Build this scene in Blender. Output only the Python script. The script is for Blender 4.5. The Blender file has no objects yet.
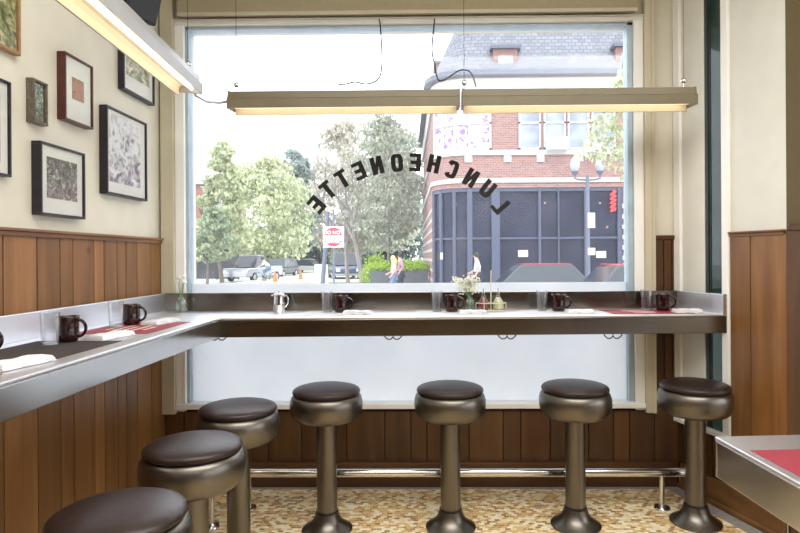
import bpy, math, random
from mathutils import Vector, Matrix, Euler
random.seed(7)
C = bpy.context.scene
COL = C.collection
PI = math.pi

# ---------------------------------------------------------------- camera
F, YAW, ROLL = 590.0, math.radians(0.7), -0.006
SX, SY = -17.8/800, -9.5/800
CAMZ = 1.41
cd = bpy.data.cameras.new('camera'); cam = bpy.data.objects.new('camera', cd); COL.objects.link(cam)
cd.sensor_width = 36; cd.lens = F/800*36; cd.shift_x = SX; cd.shift_y = SY
cd.clip_start = 0.05; cd.clip_end = 400
CR = Matrix.Rotation(YAW, 3, 'Z') @ Matrix.Rotation(PI/2, 3, 'X') @ Matrix.Rotation(ROLL, 3, 'Z')
cam.matrix_world = Matrix.Translation((0, 0, CAMZ)) @ CR.to_4x4()
C.camera = cam

def ray(px, py):
    return CR @ Vector(((px-400+SX*800)/F, (266.5+SY*800-py)/F, -1))
def at(px, py, Y):                      # point seen at a pixel, at world depth Y
    d = ray(px, py); k = Y/d.y
    return Vector((d.x*k, Y, CAMZ+d.z*k))
def on(px, py, z):                      # point seen at a pixel, at world height z
    d = ray(px, py); k = (z-CAMZ)/d.z
    return Vector((d.x*k, d.y*k, z))
def onx(px, py, x):                     # point seen at a pixel, on the plane X = x
    d = ray(px, py); k = x/d.x
    return Vector((x, d.y*k, CAMZ+d.z*k))

# ---------------------------------------------------------------- world, lights, exposure
W = bpy.data.worlds.new('overcast_sky'); C.world = W; W.use_nodes = True
wn, wl = W.node_tree.nodes, W.node_tree.links
bg = wn['Background']; bg.inputs[1].default_value = 2.15
g = wn.new('ShaderNodeTexCoord'); sp = wn.new('ShaderNodeSeparateXYZ'); cr = wn.new('ShaderNodeValToRGB')
wl.new(g.outputs['Generated'], sp.inputs[0]); wl.new(sp.outputs[2], cr.inputs[0]); wl.new(cr.outputs[0], bg.inputs[0])
cr.color_ramp.elements[0].position = 0.0; cr.color_ramp.elements[0].color = (.80, .84, .88, 1)
cr.color_ramp.elements[1].position = 0.4; cr.color_ramp.elements[1].color = (.93, .96, 1, 1)
sd = bpy.data.lights.new('soft_sun', 'SUN'); so = bpy.data.objects.new('soft_sun', sd); COL.objects.link(so)
sd.energy = 1.0; sd.angle = math.radians(25); sd.color = (1, .97, .92)
so.rotation_euler = (math.radians(38), math.radians(22), 0)
def area(name, loc, size, power, rot=(0, 0, 0), color=(1, .975, .94)):
    l = bpy.data.lights.new(name, 'AREA'); o = bpy.data.objects.new(name, l); COL.objects.link(o)
    l.shape = 'RECTANGLE'; l.size, l.size_y = size; l.energy = power; l.color = color
    o.location = loc; o.rotation_euler = rot
    return o
area('added_ceiling_fill', (0.5, 1.1, 3.2), (3.0, 2.0), 70)  # unseen fill lights added under the ceiling to brighten the room
area('added_ceiling_fill', (0.6, -1.8, 3.2), (3.0, 2.0), 20)
C.view_settings.view_transform = 'Standard'; C.view_settings.look = 'None'
C.view_settings.gamma = 1; C.view_settings.use_curve_mapping = False
C.view_settings.exposure = 0.75
C.cycles.sample_clamp_indirect = 4.0

# ---------------------------------------------------------------- materials
def mat(name, col=(.5, .5, .5), rough=.5, metal=0, spec=.5, var=.08, scale=8, trans=0, ior=1.45, emit=0, emit_col=None,
        stretch=(1, 1, 1), bump=0, island=0, coat=0):
    m = bpy.data.materials.new(name); m.use_nodes = True
    n, l = m.node_tree.nodes, m.node_tree.links
    b = n['Principled BSDF']
    b.inputs['Roughness'].default_value = rough; b.inputs['Metallic'].default_value = metal
    b.inputs['Specular IOR Level'].default_value = spec; b.inputs['IOR'].default_value = ior
    b.inputs['Transmission Weight'].default_value = trans; b.inputs['Coat Weight'].default_value = coat
    if emit:
        b.inputs['Emission Color'].default_value = (*(emit_col or col), 1); b.inputs['Emission Strength'].default_value = emit
    tc = n.new('ShaderNodeTexCoord'); mp = n.new('ShaderNodeMapping'); nz = n.new('ShaderNodeTexNoise')
    mp.inputs['Scale'].default_value = stretch; nz.inputs['Scale'].default_value = scale; nz.inputs['Detail'].default_value = 4
    l.new(tc.outputs['Object'], mp.inputs[0]); l.new(mp.outputs[0], nz.inputs['Vector'])
    mr = n.new('ShaderNodeMapRange'); mr.inputs[1].default_value = .3; mr.inputs[2].default_value = .7
    mr.inputs[3].default_value = 1-var; mr.inputs[4].default_value = 1+var
    l.new(nz.outputs[0], mr.inputs[0])
    fac = mr.outputs[0]
    if island:
        gi = n.new('ShaderNodeNewGeometry'); m2 = n.new('ShaderNodeMapRange')
        m2.inputs[3].default_value = 1-island; m2.inputs[4].default_value = 1+island
        l.new(gi.outputs['Random Per Island'], m2.inputs[0])
        mm = n.new('ShaderNodeMath'); mm.operation = 'MULTIPLY'; l.new(fac, mm.inputs[0]); l.new(m2.outputs[0], mm.inputs[1]); fac = mm.outputs[0]
    vm = n.new('ShaderNodeVectorMath'); vm.operation = 'SCALE'; vm.inputs[0].default_value = col
    l.new(fac, vm.inputs['Scale']); l.new(vm.outputs[0], b.inputs['Base Color'])
    if bump:
        bp = n.new('ShaderNodeBump'); bp.inputs['Strength'].default_value = bump; bp.inputs['Distance'].default_value = .01
        l.new(nz.outputs[0], bp.inputs['Height']); l.new(bp.outputs[0], b.inputs['Normal'])
    m['b'] = 1
    return m
def ramp(n, stops, const=False):
    r = n.new('ShaderNodeValToRGB'); r.color_ramp.interpolation = 'CONSTANT' if const else 'LINEAR'
    e = r.color_ramp.elements
    while len(e) < len(stops): e.new(.5)
    for k, (p, c) in enumerate(stops): e[k].position = p; e[k].color = (*c, 1)
    return r
def wood(name, dark, light, axis=2, rough=.38, spec=.4, sc=1.0):
    m = bpy.data.materials.new(name); m.use_nodes = True
    n, l = m.node_tree.nodes, m.node_tree.links; b = n['Principled BSDF']
    b.inputs['Roughness'].default_value = rough; b.inputs['Specular IOR Level'].default_value = spec
    tc = n.new('ShaderNodeTexCoord'); gi = n.new('ShaderNodeNewGeometry')
    off = n.new('ShaderNodeVectorMath'); off.operation = 'SCALE'; off.inputs[0].default_value = (17, 23, 31)
    l.new(gi.outputs['Random Per Island'], off.inputs['Scale'])
    ad = n.new('ShaderNodeVectorMath'); l.new(tc.outputs['Object'], ad.inputs[0]); l.new(off.outputs[0], ad.inputs[1])
    mp = n.new('ShaderNodeMapping'); s = [9*sc]*3; s[axis] = .8*sc; mp.inputs['Scale'].default_value = s
    l.new(ad.outputs[0], mp.inputs[0])
    nz = n.new('ShaderNodeTexNoise'); nz.inputs['Scale'].default_value = 1.6; nz.inputs['Detail'].default_value = 7; nz.inputs['Distortion'].default_value = .6
    l.new(mp.outputs[0], nz.inputs['Vector'])
    r = ramp(n, [(.3, dark), (.72, light)]); l.new(nz.outputs[0], r.inputs[0])
    mr = n.new('ShaderNodeMapRange'); mr.inputs[3].default_value = .78; mr.inputs[4].default_value = 1.22
    l.new(gi.outputs['Random Per Island'], mr.inputs[0])
    vm = n.new('ShaderNodeVectorMath'); vm.operation = 'SCALE'; l.new(r.outputs[0], vm.inputs[0]); l.new(mr.outputs[0], vm.inputs['Scale'])
    # knots
    vo = n.new('ShaderNodeTexVoronoi'); vo.inputs['Scale'].default_value = 2.6; l.new(ad.outputs[0], vo.inputs['Vector'])
    kr = ramp(n, [(.0, (.3, .3, .3)), (.035, (.45, .42, .4)), (.06, (1, 1, 1))]); l.new(vo.outputs['Distance'], kr.inputs[0])
    mu = n.new('ShaderNodeMix'); mu.data_type = 'RGBA'; mu.blend_type = 'MULTIPLY'; mu.inputs[0].default_value = .8
    l.new(vm.outputs[0], mu.inputs[6]); l.new(kr.outputs[0], mu.inputs[7]); l.new(mu.outputs[2], b.inputs['Base Color'])
    bp = n.new('ShaderNodeBump'); bp.inputs['Strength'].default_value = .15; bp.inputs['Distance'].default_value = .003
    l.new(nz.outputs[0], bp.inputs['Height']); l.new(bp.outputs[0], b.inputs['Normal'])
    return m
def steel(name, col=(.62, .61, .60), rough=.28, stretch=(1, 1, 40)):
    m = mat(name, col, rough, 1, var=.02, scale=12, stretch=stretch)
    n, l = m.node_tree.nodes, m.node_tree.links; b = n['Principled BSDF']
    nz = [x for x in n if x.type == 'TEX_NOISE'][0]
    mr = n.new('ShaderNodeMapRange'); mr.inputs[3].default_value = rough*.8; mr.inputs[4].default_value = rough*1.25
    if rough < .38: l.new(nz.outputs[0], mr.inputs[0]); l.new(mr.outputs[0], b.inputs['Roughness'])
    return m
def clear_glass(name, tint=(1, 1, 1), haze=0.0, haze_col=(1, 1, 1), gloss=.08, fresnel=True):
    m = bpy.data.materials.new(name); m.use_nodes = True
    n, l = m.node_tree.nodes, m.node_tree.links; n.remove(n['Principled BSDF'])
    out = n['Material Output']
    t = n.new('ShaderNodeBsdfTransparent'); t.inputs[0].default_value = (*tint, 1)
    gl = n.new('ShaderNodeBsdfGlossy'); gl.inputs['Roughness'].default_value = .02
    lw = n.new('ShaderNodeLayerWeight'); lw.inputs[0].default_value = .35
    mr = n.new('ShaderNodeMath'); mr.operation = 'MULTIPLY_ADD'; mr.inputs[1].default_value = .55; mr.inputs[2].default_value = gloss*.4
    l.new(lw.outputs['Facing'], mr.inputs[0])
    pw = n.new('ShaderNodeMath'); pw.operation = 'MULTIPLY'; pw.inputs[1].default_value = 1.0 if fresnel else .25
    l.new(mr.outputs[0], pw.inputs[0])
    mx = n.new('ShaderNodeMixShader'); l.new(pw.outputs[0], mx.inputs[0]); l.new(t.outputs[0], mx.inputs[1]); l.new(gl.outputs[0], mx.inputs[2])
    last = mx
    if haze:
        tr = n.new('ShaderNodeBsdfTranslucent'); tr.inputs[0].default_value = (*haze_col, 1)
        tc = n.new('ShaderNodeTexCoord'); nz = n.new('ShaderNodeTexNoise'); nz.inputs['Scale'].default_value = 2.2; nz.inputs['Detail'].default_value = 8
        l.new(tc.outputs['Object'], nz.inputs['Vector'])
        m3 = n.new('ShaderNodeMapRange'); m3.inputs[1].default_value = .25; m3.inputs[2].default_value = .75
        m3.inputs[3].default_value = haze*.8; m3.inputs[4].default_value = haze*1.2
        l.new(nz.outputs[0], m3.inputs[0])
        m4 = n.new('ShaderNodeMixShader'); l.new(m3.outputs[0], m4.inputs[0]); l.new(mx.outputs[0], m4.inputs[1]); l.new(tr.outputs[0], m4.inputs[2]); last = m4
    l.new(last.outputs[0], out.inputs[0])
    return m
def dark_glass(name):
    m = bpy.data.materials.new(name); m.use_nodes = True
    n, l = m.node_tree.nodes, m.node_tree.links; b = n['Principled BSDF']; out = n['Material Output']
    b.inputs['Roughness'].default_value = .3; b.inputs['Specular IOR Level'].default_value = .15
    tc = n.new('ShaderNodeTexCoord'); nz = n.new('ShaderNodeTexNoise'); nz.inputs['Scale'].default_value = .9; nz.inputs['Detail'].default_value = 6
    l.new(tc.outputs['Object'], nz.inputs['Vector'])
    r = ramp(n, [(.35, (.022, .028, .055)), (.6, (.045, .05, .085)), (.75, (.08, .075, .10))]); l.new(nz.outputs[0], r.inputs[0]); l.new(r.outputs[0], b.inputs['Base Color'])
    t = n.new('ShaderNodeBsdfTransparent'); mx = n.new('ShaderNodeMixShader'); mx.inputs[0].default_value = .72
    l.new(t.outputs[0], mx.inputs[1]); l.new(b.outputs[0], mx.inputs[2]); l.new(mx.outputs[0], out.inputs[0])
    return m
def film_material(name):
    m = bpy.data.materials.new(name); m.use_nodes = True
    n, l = m.node_tree.nodes, m.node_tree.links; n.remove(n['Principled BSDF']); out = n['Material Output']
    tr = n.new('ShaderNodeBsdfTranslucent'); df = n.new('ShaderNodeBsdfDiffuse'); mx = n.new('ShaderNodeMixShader'); mx.inputs[0].default_value = .2
    tc = n.new('ShaderNodeTexCoord'); nz = n.new('ShaderNodeTexNoise'); nz.inputs['Scale'].default_value = 3; nz.inputs['Detail'].default_value = 5
    l.new(tc.outputs['Object'], nz.inputs['Vector'])
    r = ramp(n, [(.3, (.76, .775, .79)), (.7, (.82, .83, .84))]); l.new(nz.outputs[0], r.inputs[0])
    l.new(r.outputs[0], tr.inputs[0]); l.new(r.outputs[0], df.inputs[0])
    l.new(tr.outputs[0], mx.inputs[1]); l.new(df.outputs[0], mx.inputs[2]); l.new(mx.outputs[0], out.inputs[0])
    return m
def brick_material(name, c1, c2, mortar, scale=1.0, bw=.21, bh=.07, ms=.006):
    m = bpy.data.materials.new(name); m.use_nodes = True
    n, l = m.node_tree.nodes, m.node_tree.links; b = n['Principled BSDF']; b.inputs['Roughness'].default_value = .85
    uv = n.new('ShaderNodeTexCoord'); bt = n.new('ShaderNodeTexBrick')
    bt.inputs['Scale'].default_value = 1; bt.inputs['Brick Width'].default_value = bw; bt.inputs['Row Height'].default_value = bh
    bt.inputs['Mortar Size'].default_value = ms; bt.inputs['Color1'].default_value = (*c1, 1); bt.inputs['Color2'].default_value = (*c2, 1); bt.inputs['Mortar'].default_value = (*mortar, 1)
    l.new(uv.outputs['UV'], bt.inputs['Vector']); l.new(bt.outputs[0], b.inputs['Base Color'])
    return m
def tile_material(name):
    m = bpy.data.materials.new(name); m.use_nodes = True
    n, l = m.node_tree.nodes, m.node_tree.links; b = n['Principled BSDF']; b.inputs['Roughness'].default_value = .35
    tc = n.new('ShaderNodeTexCoord')
    bt = n.new('ShaderNodeTexBrick'); bt.inputs['Scale'].default_value = 1; bt.inputs['Brick Width'].default_value = .029; bt.inputs['Row Height'].default_value = .021
    bt.inputs['Mortar Size'].default_value = .0012; bt.inputs['Color1'].default_value = (0, 0, 0, 1); bt.inputs['Color2'].default_value = (1, 1, 1, 1); bt.inputs['Mortar'].default_value = (.55, .55, .55, 1)
    l.new(tc.outputs['Object'], bt.inputs['Vector'])
    r = ramp(n, [(0, (.36, .18, .075)), (.13, (.54, .31, .13)), (.28, (.72, .47, .19)), (.48, (.86, .74, .46)), (.68, (.92, .86, .66)), (.88, (.70, .46, .20))], True)
    l.new(bt.outputs[0], r.inputs[0])
    nz = n.new('ShaderNodeTexNoise'); nz.inputs['Scale'].default_value = 60; l.new(tc.outputs['Object'], nz.inputs['Vector'])
    mr = n.new('ShaderNodeMapRange'); mr.inputs[3].default_value = .8; mr.inputs[4].default_value = 1.2; l.new(nz.outputs[0], mr.inputs[0])
    vm = n.new('ShaderNodeVectorMath'); vm.operation = 'SCALE'; l.new(r.outputs[0], vm.inputs[0]); l.new(mr.outputs[0], vm.inputs['Scale'])
    l.new(vm.outputs[0], b.inputs['Base Color'])
    return m
def leaf_material(name, col, var=.35):
    m = bpy.data.materials.new(name); m.use_nodes = True
    n, l = m.node_tree.nodes, m.node_tree.links; n.remove(n['Principled BSDF']); out = n['Material Output']
    gi = n.new('ShaderNodeNewGeometry'); r = ramp(n, [(0, tuple(c*(1-var) for c in col)), (1, tuple(min(1, c*(1+var)) for c in col))])
    l.new(gi.outputs['Random Per Island'], r.inputs[0])
    a = n.new('ShaderNodeBsdfDiffuse'); t = n.new('ShaderNodeBsdfTranslucent'); mx = n.new('ShaderNodeMixShader'); mx.inputs[0].default_value = .4
    l.new(r.outputs[0], a.inputs[0]); l.new(r.outputs[0], t.inputs[0]); l.new(a.outputs[0], mx.inputs[1]); l.new(t.outputs[0], mx.inputs[2]); l.new(mx.outputs[0], out.inputs[0])
    return m
def art_material(name, stops, scale, detail=6, vertical=0.0, dist=1.5, kind='noise'):
    m = bpy.data.materials.new(name); m.use_nodes = True
    n, l = m.node_tree.nodes, m.node_tree.links; b = n['Principled BSDF']; b.inputs['Roughness'].default_value = .45
    tc = n.new('ShaderNodeTexCoord')
    nz = n.new('ShaderNodeTexNoise'); nz.inputs['Scale'].default_value = scale; nz.inputs['Detail'].default_value = detail; nz.inputs['Distortion'].default_value = dist
    l.new(tc.outputs['Object'], nz.inputs['Vector'])
    sp = n.new('ShaderNodeSeparateXYZ'); l.new(tc.outputs['Generated'], sp.inputs[0])
    ma = n.new('ShaderNodeMath'); ma.operation = 'MULTIPLY_ADD'; ma.inputs[1].default_value = vertical; l.new(sp.outputs[2], ma.inputs[0]); l.new(nz.outputs[0], ma.inputs[2])
    r = ramp(n, stops); l.new(ma.outputs[0], r.inputs[0]); l.new(r.outputs[0], b.inputs['Base Color'])
    return m

M = dict(
 cream=mat('cream_paint', (.66, .63, .52), .6, var=.03),
 cream_light=mat('pale_cream_paint', (.72, .71, .64), .5, var=.03),
 shaded_cream_paint=mat('shaded_cream_paint', (.095, .068, .026), .6, var=.05),  # cream wall turned from the window, its shade put into the colour
 post=mat('tan_cream_gloss_paint', (.56, .51, .38), .45, var=.04),
 trim=mat('white_gloss_trim_paint', (.90, .90, .87), .35, var=.02),
 ceil=mat('ceiling_paint', (.6, .57, .48), .8, var=.03),
 blind=mat('tan_roller_fabric', (.40, .34, .23), .8, var=.04, scale=30),
 bluemetal=mat('blue_grey_aluminium', (.42, .52, .60), .4, .2, var=.1),
 darkmetal=mat('dark_bronze_metal', (.05, .06, .055), .4, .3, var=.1),
 plank=wood('honey_wood_planks', (.165, .072, .021), (.28, .132, .043)),
 plank_dark=wood('shaded_wood_planks', (.062, .026, .0085), (.11, .050, .018)),  # plank wood with shade of backlit and return walls put into the colour
 rail_wood=wood('wood_moulding', (.14, .06, .02), (.25, .125, .045), axis=1),
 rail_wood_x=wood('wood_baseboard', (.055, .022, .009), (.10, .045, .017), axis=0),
 groove=mat('dark_groove', (.02, .011, .006), .8),
 tile=tile_material('mosaic_floor_tiles'),
 border=mat('grey_terrazzo_border', (.30, .28, .26), .5, var=.25, scale=60),
 steel_top=steel('brushed_stainless_top', (.80, .81, .85), .42, (2, 2, 2)),
 steel_splash=steel('brushed_stainless_splash', (.76, .78, .82), .40, (1, 1, 25)),
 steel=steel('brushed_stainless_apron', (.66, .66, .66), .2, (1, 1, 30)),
 steel_dim_reflection=steel('brushed_stainless_dim_reflection', (.20, .18, .155), .2, (1, 1, 30)),  # counter steel darkened to paint in the dim room it reflects
 stool_steel=steel('satin_stool_metal', (.18, .163, .14), .34, (1, 1, 20)),
 chrome=steel('polished_chrome', (.75, .75, .75), .12, (1, 1, 1)),
 vinyl=mat('dark_brown_vinyl', (.022, .011, .009), .36, spec=.5, var=.15, scale=40, bump=.08),
 black=mat('black_plastic', (.012, .012, .014), .4),
 black_frame=mat('black_frame_wood', (.018, .014, .022), .35, var=.2, scale=30),
 red_frame=mat('mahogany_frame_wood', (.075, .02, .014), .35, var=.2, scale=30),
 gold_frame=mat('golden_oak_frame', (.30, .17, .07), .4, var=.2, scale=30),
 ornate_frame=mat('antique_pewter_frame', (.17, .14, .11), .4, .5, var=.3, scale=60),
 matte=mat('ivory_picture_mat', (.74, .75, .70), .6, var=.02),
 mug=mat('maroon_glaze', (.018, .003, .003), .12, var=.1, coat=.5),
 coffee=mat('coffee', (.02, .008, .004), .1),
 napkin=mat('white_paper_napkin', (.80, .80, .82), .8, var=.04, scale=30),
 paper=mat('white_paper_placemat', (.62, .63, .65), .6, var=.03),
 paper_dark=mat('dark_brown_paper_placemat', (.045, .035, .034), .8, var=.15),
 paper_grey=mat('taupe_paper_placemat', (.12, .10, .08), .8, var=.15),
 red_mat=mat('red_paper_placemat', (.30, .04, .06), .5, var=.08),
 red_print=mat('cream_print', (.85, .7, .65), .6),
 lampmetal=mat('beige_enamelled_lamp_metal', (.17, .143, .09), .4, .1, var=.05),
 lampgrey=mat('grey_enamelled_lamp_metal', (.42, .42, .42), .35, .3, var=.05),
 reflector=mat('cream_lamp_reflector', (.86, .76, .56), .4, var=.02),
 tube=mat('lit_fluorescent_tube', (1, .93, .75), .5, emit=2.0, emit_col=(1, .91, .76)),
 wire=mat('dark_grey_wire', (.03, .03, .035), .5),
 cable=mat('grey_cable', (.45, .45, .46), .5),
 bronze=mat('bronze_hook_metal', (.09, .065, .035), .35, .8),
 vinyl_letter=mat('black_vinyl_lettering', (.008, .008, .008), .5),
 film=film_material('frosted_window_film'),
 glass=clear_glass('glare_hazed_window_glass', (.97, .98, 1), haze=.022, gloss=.0),  # translucent share added to wash out the view like glare
 greenglass=clear_glass('dark_green_glass', (.05, .10, .085), haze=.3, haze_col=(.20, .30, .27), gloss=.05),
 tumbler=clear_glass('tumbler_glass', (.975, .98, .985), haze=.02, haze_col=(.9, .9, 1), gloss=.05),
 vaseglass=clear_glass('vase_glass', (.93, .96, .94), haze=.04, gloss=.1),
 ketchup=mat('red_sauce', (.17, .008, .005), .25),
 oil=mat('pale_mustard_dressing', (.55, .50, .30), .3),
 petal=mat('white_petals', (.9, .9, .84), .7, var=.1),
 babyb=mat('babys_breath_blossom', (.88, .88, .76), .8, var=.15),
 stem=mat('green_stem', (.20, .30, .13), .6),
)

# ---------------------------------------------------------------- mesh helpers
class MB:
    def __init__(s): s.v = []; s.f = []; s.uv = []
    def add(s, vs, fs, uvs=None):
        o = len(s.v); s.v += [tuple(p) for p in vs]
        for k, f in enumerate(fs):
            s.f.append(tuple(i+o for i in f)); s.uv.append(uvs[k] if uvs else None)
        return s
    def box(s, x0, x1, y0, y1, z0, z1, m=None):
        vs = [Vector((x, y, z)) for z in (z0, z1) for y in (y0, y1) for x in (x0, x1)]
        if m is not None: vs = [m @ p for p in vs]
        return s.add(vs, [(0, 2, 3, 1), (4, 5, 7, 6), (0, 1, 5, 4), (2, 6, 7, 3), (0, 4, 6, 2), (1, 3, 7, 5)])
    def lathe(s, prof, seg=32, c=(0, 0, 0), m=None, cap=True):
        vs = []
        for r, z in prof:
            for k in range(seg):
                a = 2*PI*k/seg; p = Vector((c[0]+r*math.cos(a), c[1]+r*math.sin(a), c[2]+z)); vs.append(m @ p if m is not None else p)
        fs = []
        for i in range(len(prof)-1):
            for k in range(seg):
                k2 = (k+1) % seg; fs.append((i*seg+k, i*seg+k2, (i+1)*seg+k2, (i+1)*seg+k))
        if cap:
            fs.append(tuple(range(seg))[::-1]); fs.append(tuple((len(prof)-1)*seg+k for k in range(seg)))
        return s.add(vs, fs)
    def tube(s, pts, r, seg=8, closed=False):
        pts = [Vector(p) for p in pts]; n = len(pts)
        rr = r if isinstance(r, (list, tuple)) else [r]*n
        vs = []; up = Vector((0.13, 0.21, 1)).normalized(); prev = None
        for i, p in enumerate(pts):
            a = pts[(i-1) % n] if (closed or i > 0) else p; b = pts[(i+1) % n] if (closed or i < n-1) else p
            t = (b-a); t = t.normalized() if t.length > 1e-9 else Vector((0, 0, 1))
            if prev is None:
                u = up if abs(t.dot(up)) < .95 else Vector((1, 0.1, 0)); x = t.cross(u).normalized()
            else:
                x = prev - t*prev.dot(t); x = x.normalized() if x.length > 1e-6 else t.orthogonal().normalized()
            prev = x; y = t.cross(x)
            for k in range(seg):
                an = 2*PI*k/seg; vs.append(p + (x*math.cos(an)+y*math.sin(an))*rr[i])
        fs = []
        for i in range(n if closed else n-1):
            j = (i+1) % n
            for k in range(seg):
                k2 = (k+1) % seg; fs.append((i*seg+k, i*seg+k2, j*seg+k2, j*seg+k))
        if not closed: fs += [tuple(range(seg))[::-1], tuple((n-1)*seg+k for k in range(seg))]
        return s.add(vs, fs)
    def prism(s, poly, z0, z1, m=None):              # polygon in xy, raised z0..z1
        n = len(poly); vs = [Vector((x, y, z0)) for x, y in poly]+[Vector((x, y, z1)) for x, y in poly]
        if m is not None: vs = [m @ p for p in vs]
        return s.add(vs, [tuple(range(n))[::-1], tuple(range(n, 2*n))]+[(i, (i+1) % n, (i+1) % n+n, i+n) for i in range(n)])
    def ribbon(s, path, z0, z1, off=0, th=.05):     # wall following a plan path; uv = (length, height)
        P = [Vector((p[0], p[1], 0)) for p in path]; n = len(P); N = []
        for i in range(n):
            d = (P[min(i+1, n-1)]-P[max(i-1, 0)]).normalized(); N.append(Vector((d.y, -d.x, 0)))
        L = [0]
        for i in range(1, n): L.append(L[-1]+(P[i]-P[i-1]).length)
        for i in range(n-1):
            a, b = P[i]+N[i]*off, P[i+1]+N[i+1]*off; a2, b2 = P[i]+N[i]*(off-th), P[i+1]+N[i+1]*(off-th)
            vs = [Vector((q.x, q.y, z)) for z in (z0, z1) for q in (a, b, b2, a2)]
            u = [(L[i], z0), (L[i+1], z0), (L[i+1], z1), (L[i], z1)]
            fs = [(0, 1, 5, 4), (2, 3, 7, 6), (4, 5, 6, 7), (0, 3, 2, 1)]
            if i == 0: fs.append((3, 0, 4, 7))
            if i == n-2: fs.append((1, 2, 6, 5))
            s.add(vs, fs, [u]*len(fs))
        return s
    def sphere(s, c, r, seg=12, ring=8, sc=(1, 1, 1)):
        prof = [(r*math.sin(PI*i/ring), -r*math.cos(PI*i/ring)) for i in range(1, ring)]
        vs = []; 
        for q, z in prof:
            for k in range(seg):
                a = 2*PI*k/seg; vs.append((c[0]+q*math.cos(a)*sc[0], c[1]+q*math.sin(a)*sc[1], c[2]+z*sc[2]))
        nb = len(prof); fs = [(i*seg+k, i*seg+(k+1) % seg, (i+1)*seg+(k+1) % seg, (i+1)*seg+k) for i in range(nb-1) for k in range(seg)]
        fs += [tuple(range(seg))[::-1], tuple((nb-1)*seg+k for k in range(seg))]
        return s.add(vs, fs)
    def build(s, name, m, parent=None, smooth=False, bevel=0, loc=None, rot=None, angle=35):
        me = bpy.data.meshes.new(name); me.from_pydata(s.v, [], s.f)
        if any(u for u in s.uv):
            ul = me.uv_layers.new(name='UVMap')
            for p in me.polygons:
                u = s.uv[p.index]
                if u:
                    for k, li in enumerate(p.loop_indices): ul.data[li].uv = u[k % len(u)]
        me.update()
        if smooth:
            me.polygons.foreach_set('use_smooth', [True]*len(me.polygons)); me.set_sharp_from_angle(angle=math.radians(angle))
        me.materials.append(M[m] if isinstance(m, str) else m)
        o = bpy.data.objects.new(name, me); COL.objects.link(o)
        if parent: o.parent = parent
        if loc is not None: o.location = loc
        if rot is not None: o.rotation_euler = rot
        if bevel:
            b = o.modifiers.new('bevel', 'BEVEL'); b.width = bevel; b.segments = 2; b.limit_method = 'ANGLE'
        return o
def thing(name, label, cat, loc=(0, 0, 0), rz=0, group=None):
    o = bpy.data.objects.new(name, None); COL.objects.link(o); o.empty_display_size = .05
    o.location = loc; o.rotation_euler = (0, 0, rz); o['label'] = label; o['category'] = cat
    if group: o['group'] = group
    return o
def tag(o, label, cat, group=None, kind=None):
    o['label'] = label; o['category'] = cat
    if group: o['group'] = group
    if kind: o['kind'] = kind
    return o
def struct(o): o['kind'] = 'structure'; return o
def dup(o, loc, rz, label, group=None):
    def cp(a, par):
        c = a.copy(); COL.objects.link(c)
        if par: c.parent = par
        for ch in kids.get(a.name, []): cp(ch, c)
        return c
    kids = {}
    for x in o.children_recursive: kids.setdefault(x.parent.name, []).append(x)
    r = cp(o, None); r.location = loc; r.rotation_euler = (0, 0, rz); r['label'] = label
    if group: r['group'] = group
    return r

# ================================================================ ROOM
XL = -1.617; YF = 3.64; XR = 1.55; TH = (.292, -.956)          # right wall starts at (XR, YF) and runs along TH
ZC = 3.3; YB = -3.6; XE = 3.9; YJ = 2.91; XJ = 1.772
CT = 1.09; CB = .983; WZ = 1.53                                 # counter top, counter underside, wainscot cap
def RW(t, off): return (XR+TH[0]*t-.956*off, YF+TH[1]*t-.292*off)
def rwbox(mb, t0, t1, o0, o1, z0, z1):
    p = [RW(t0, o0), RW(t1, o0), RW(t1, o1), RW(t0, o1)]
    return mb.prism(p, z0, z1)

# floor
struct(MB().prism([(XL-.1, YB), (XE, YB), (XE, YJ+.1), (XJ+.03, YJ+.1), (XR+.1, YF+.1), (XL-.1, YF+.1)], -.1, 0).build('floor', 'tile'))
b = MB(); b.box(XL, XR, YF-.06, YF, 0, .002)
b.prism([RW(0, 0), RW(.761, 0), RW(.761, .11), RW(0, .11)], 0, .0025)
struct(b.build('trim_1', 'border'))
struct(MB().box(XL-.1, XE+.1, YB-.1, YF+.16, ZC, ZC+.1).build('ceiling', 'ceil'))

# left wall
wl_ = struct(MB().box(XL-.12, XL-.012, YB, YF+.16, 0, ZC).build('wall_left', 'cream'))
def planks(bounds, mapper, z0, z1, gap=.006, th=.012):
    """one mesh of planks; mapper(s0, s1, o0, o1) -> plan polygon"""
    mb = MB()
    for a, c in zip(bounds[:-1], bounds[1:]):
        if abs(c-a) < .01: continue
        mb.prism(mapper(a+gap/2, c-gap/2, .001, th), z0, z1)
    return mb
pxs = [160, 151, 137, 126, 117, 104, 94, 73, 60, 37, 3]
ys = [3.64]+[onx(p, 257, XL).y for p in pxs[1:]]
y = ys[-1]
rnd = random.Random(3)
while y > YB: y -= rnd.choice([.07, .1, .13, .15, .11]); ys.append(y)
ys = ys[::-1]
mapL = lambda a, c, o0, o1: [(XL-.012+o0, a), (XL-.012+o1, a), (XL-.012+o1, c), (XL-.012+o0, c)]
planks(ys, mapL, .14, WZ-.025).build('wainscot', 'plank', wl_, bevel=.0012)
MB().box(XL-.012, XL-.0115, YB, YF, 0, WZ-.03).build('groove_backing', 'groove', wl_)
b = MB(); b.box(XL-.012, XL+.012, YB, YF, WZ-.028, WZ-.008); b.box(XL-.012, XL+.02, YB, YF, WZ-.008, WZ+.004)
b.build('cap_rail', 'rail_wood', wl_, bevel=.003)
struct(MB().box(XL-.012, XL+.012, YB, YF, 0, .14).build('baseboard_left', 'rail_wood', bevel=.004))

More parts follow.
